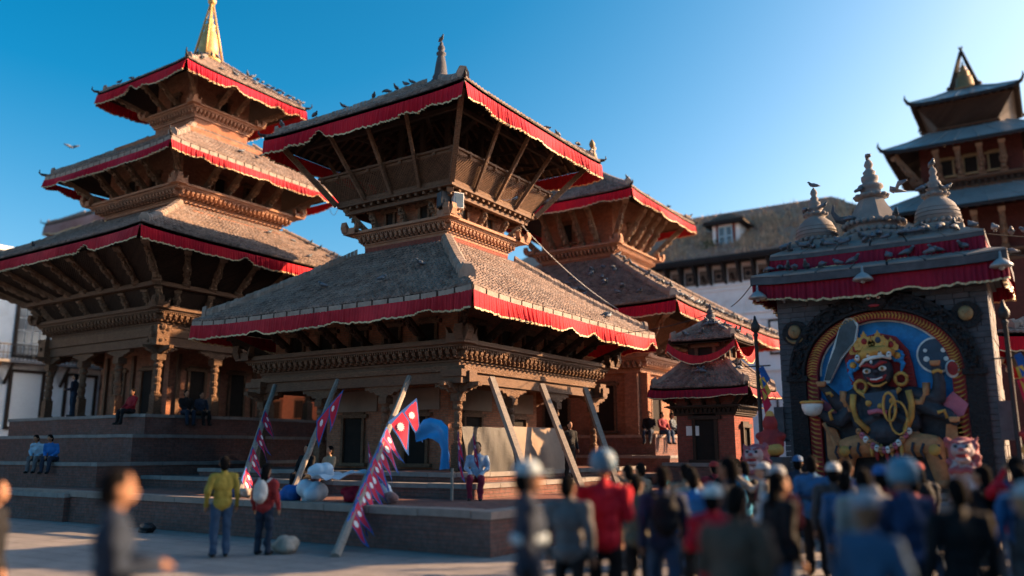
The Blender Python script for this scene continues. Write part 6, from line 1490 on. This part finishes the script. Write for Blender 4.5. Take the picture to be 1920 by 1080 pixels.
person('person in tan sitting beside the black-clad vendor', -16.2, 15.95, 1.14, 1.64, -100, 'sit', (.35, .26, .17), (.1, .05, .05), vox=.022)
person('left one of three people sitting at the rear temple platform', -13.7, 30.9, 2.52, 1.7, -80, 'sit', BLK, NAVY, vox=.025)
person('middle one of three people sitting at the rear temple platform', -13.45, 31.6, 2.52, 1.7, -20, 'sit', (.25, .03, .04), JEAN, vox=.025)
person('right one of three people sitting at the rear temple platform', -13.35, 32.4, 2.52, 1.7, 0, 'sit', (.1, .12, .14), BLK, vox=.025)
person('person in dark blue cap before the left stone lion', -4.3, 16.6, 0, 1.78, 100, 'down', NAVY, BLK, 'cap', (.02, .1, .25), vox=.022)
person('dark figure standing before the small shrine', -6.8, 20.5, 0, 1.68, 140, 'down', BLK, BLK, vox=.022)
person('figure in grey-green at the back of the crowd by the temple corner', -6.6, 14.4, 0, 1.66, 160, 'walk', (.09, .1, .09), BLK, vox=.022)
person('figure in tan jacket at the back of the crowd', -5.0, 12.6, 0, 1.68, 130, 'down', (.24, .17, .12), BLK, vox=.022)
cr = random.Random(5); cols = [(BLK, 'black'), (NAVY, 'navy'), ((.05, .05, .055), 'charcoal'), ((.2, .13, .09), 'brown'), ((.02, .1, .25), 'blue'), ((.36, .33, .3), 'pale grey'), ((.2, .02, .03), 'dark red'), ((.4, .42, .46), 'white'), ((.02, .2, .38), 'turquoise')]
for i, (x, y, H_, ci, wh) in enumerate(((-2.44, 8.62, 1.68, 0, 'behind the brown jacket'), (-1.81, 9.50, 1.70, 5, 'behind the pale grey cap'), (-1.62, 11.50, 1.62, 6, 'before the right stone lion, in the middle rows'),
        (-4.4, 11.3, 1.66, 5, 'at the back of the crowd below the board'), (-2.6, 11.8, 1.72, 2, 'in the gap before the striped shirt'), (-0.19, 9.25, 1.65, 1, 'at the right edge before the raised camera'), (-.9, 12.2, 1.7, 0, 'below the right stone lion'), (-5.9, 16.4, 1.66, 6, 'near the left lamp post'), (-2.88, 10.12, 1.70, 7, 'behind the tall dark-haired man'), (-2.19, 10.50, 1.65, 4, 'behind the stone-coloured jacket in the right crowd'), (-.45, 11.0, 1.72, 4, 'in front of the right shrine pillar'), (-3.9, 13.0, 1.7, 5, 'left of the striped shirt'), (-4.7, 14.5, 1.7, 8, 'before the left lion pedestal'), (-1.9, 14.2, 1.7, 2, 'before the middle of the shrine steps'), (-6.0, 12.6, 1.66, 3, 'alone left of the crowd near the plinth corner'), (-0.25, 7.38, 1.65, 2, 'cut off by the right edge in front'))):
    person('person in %s standing %s' % (cols[ci][1], wh), x, y, 0, H_, cr.choice((cr.uniform(80, 160), cr.uniform(100, 150), cr.uniform(60, 120), cr.uniform(150, 200), cr.uniform(20, 50))), cr.choice(('down', 'hold', 'walk', 'reach')), cols[ci][0], cr.choice((BLK, JEAN, GREY)), hat=cr.choice((None, None, 'cap')), hatc=cr.choice(((.02, .12, .35), (.4, .42, .45), (.3, .03, .03))), pack=cr.choice((None, None, BLK, (.2, .02, .02))), bulk=cr.uniform(1.08, 1.25), long_hair=cr.random() < .3, vox=.018, skin=i)
bpy.data.scenes.remove(TMP)
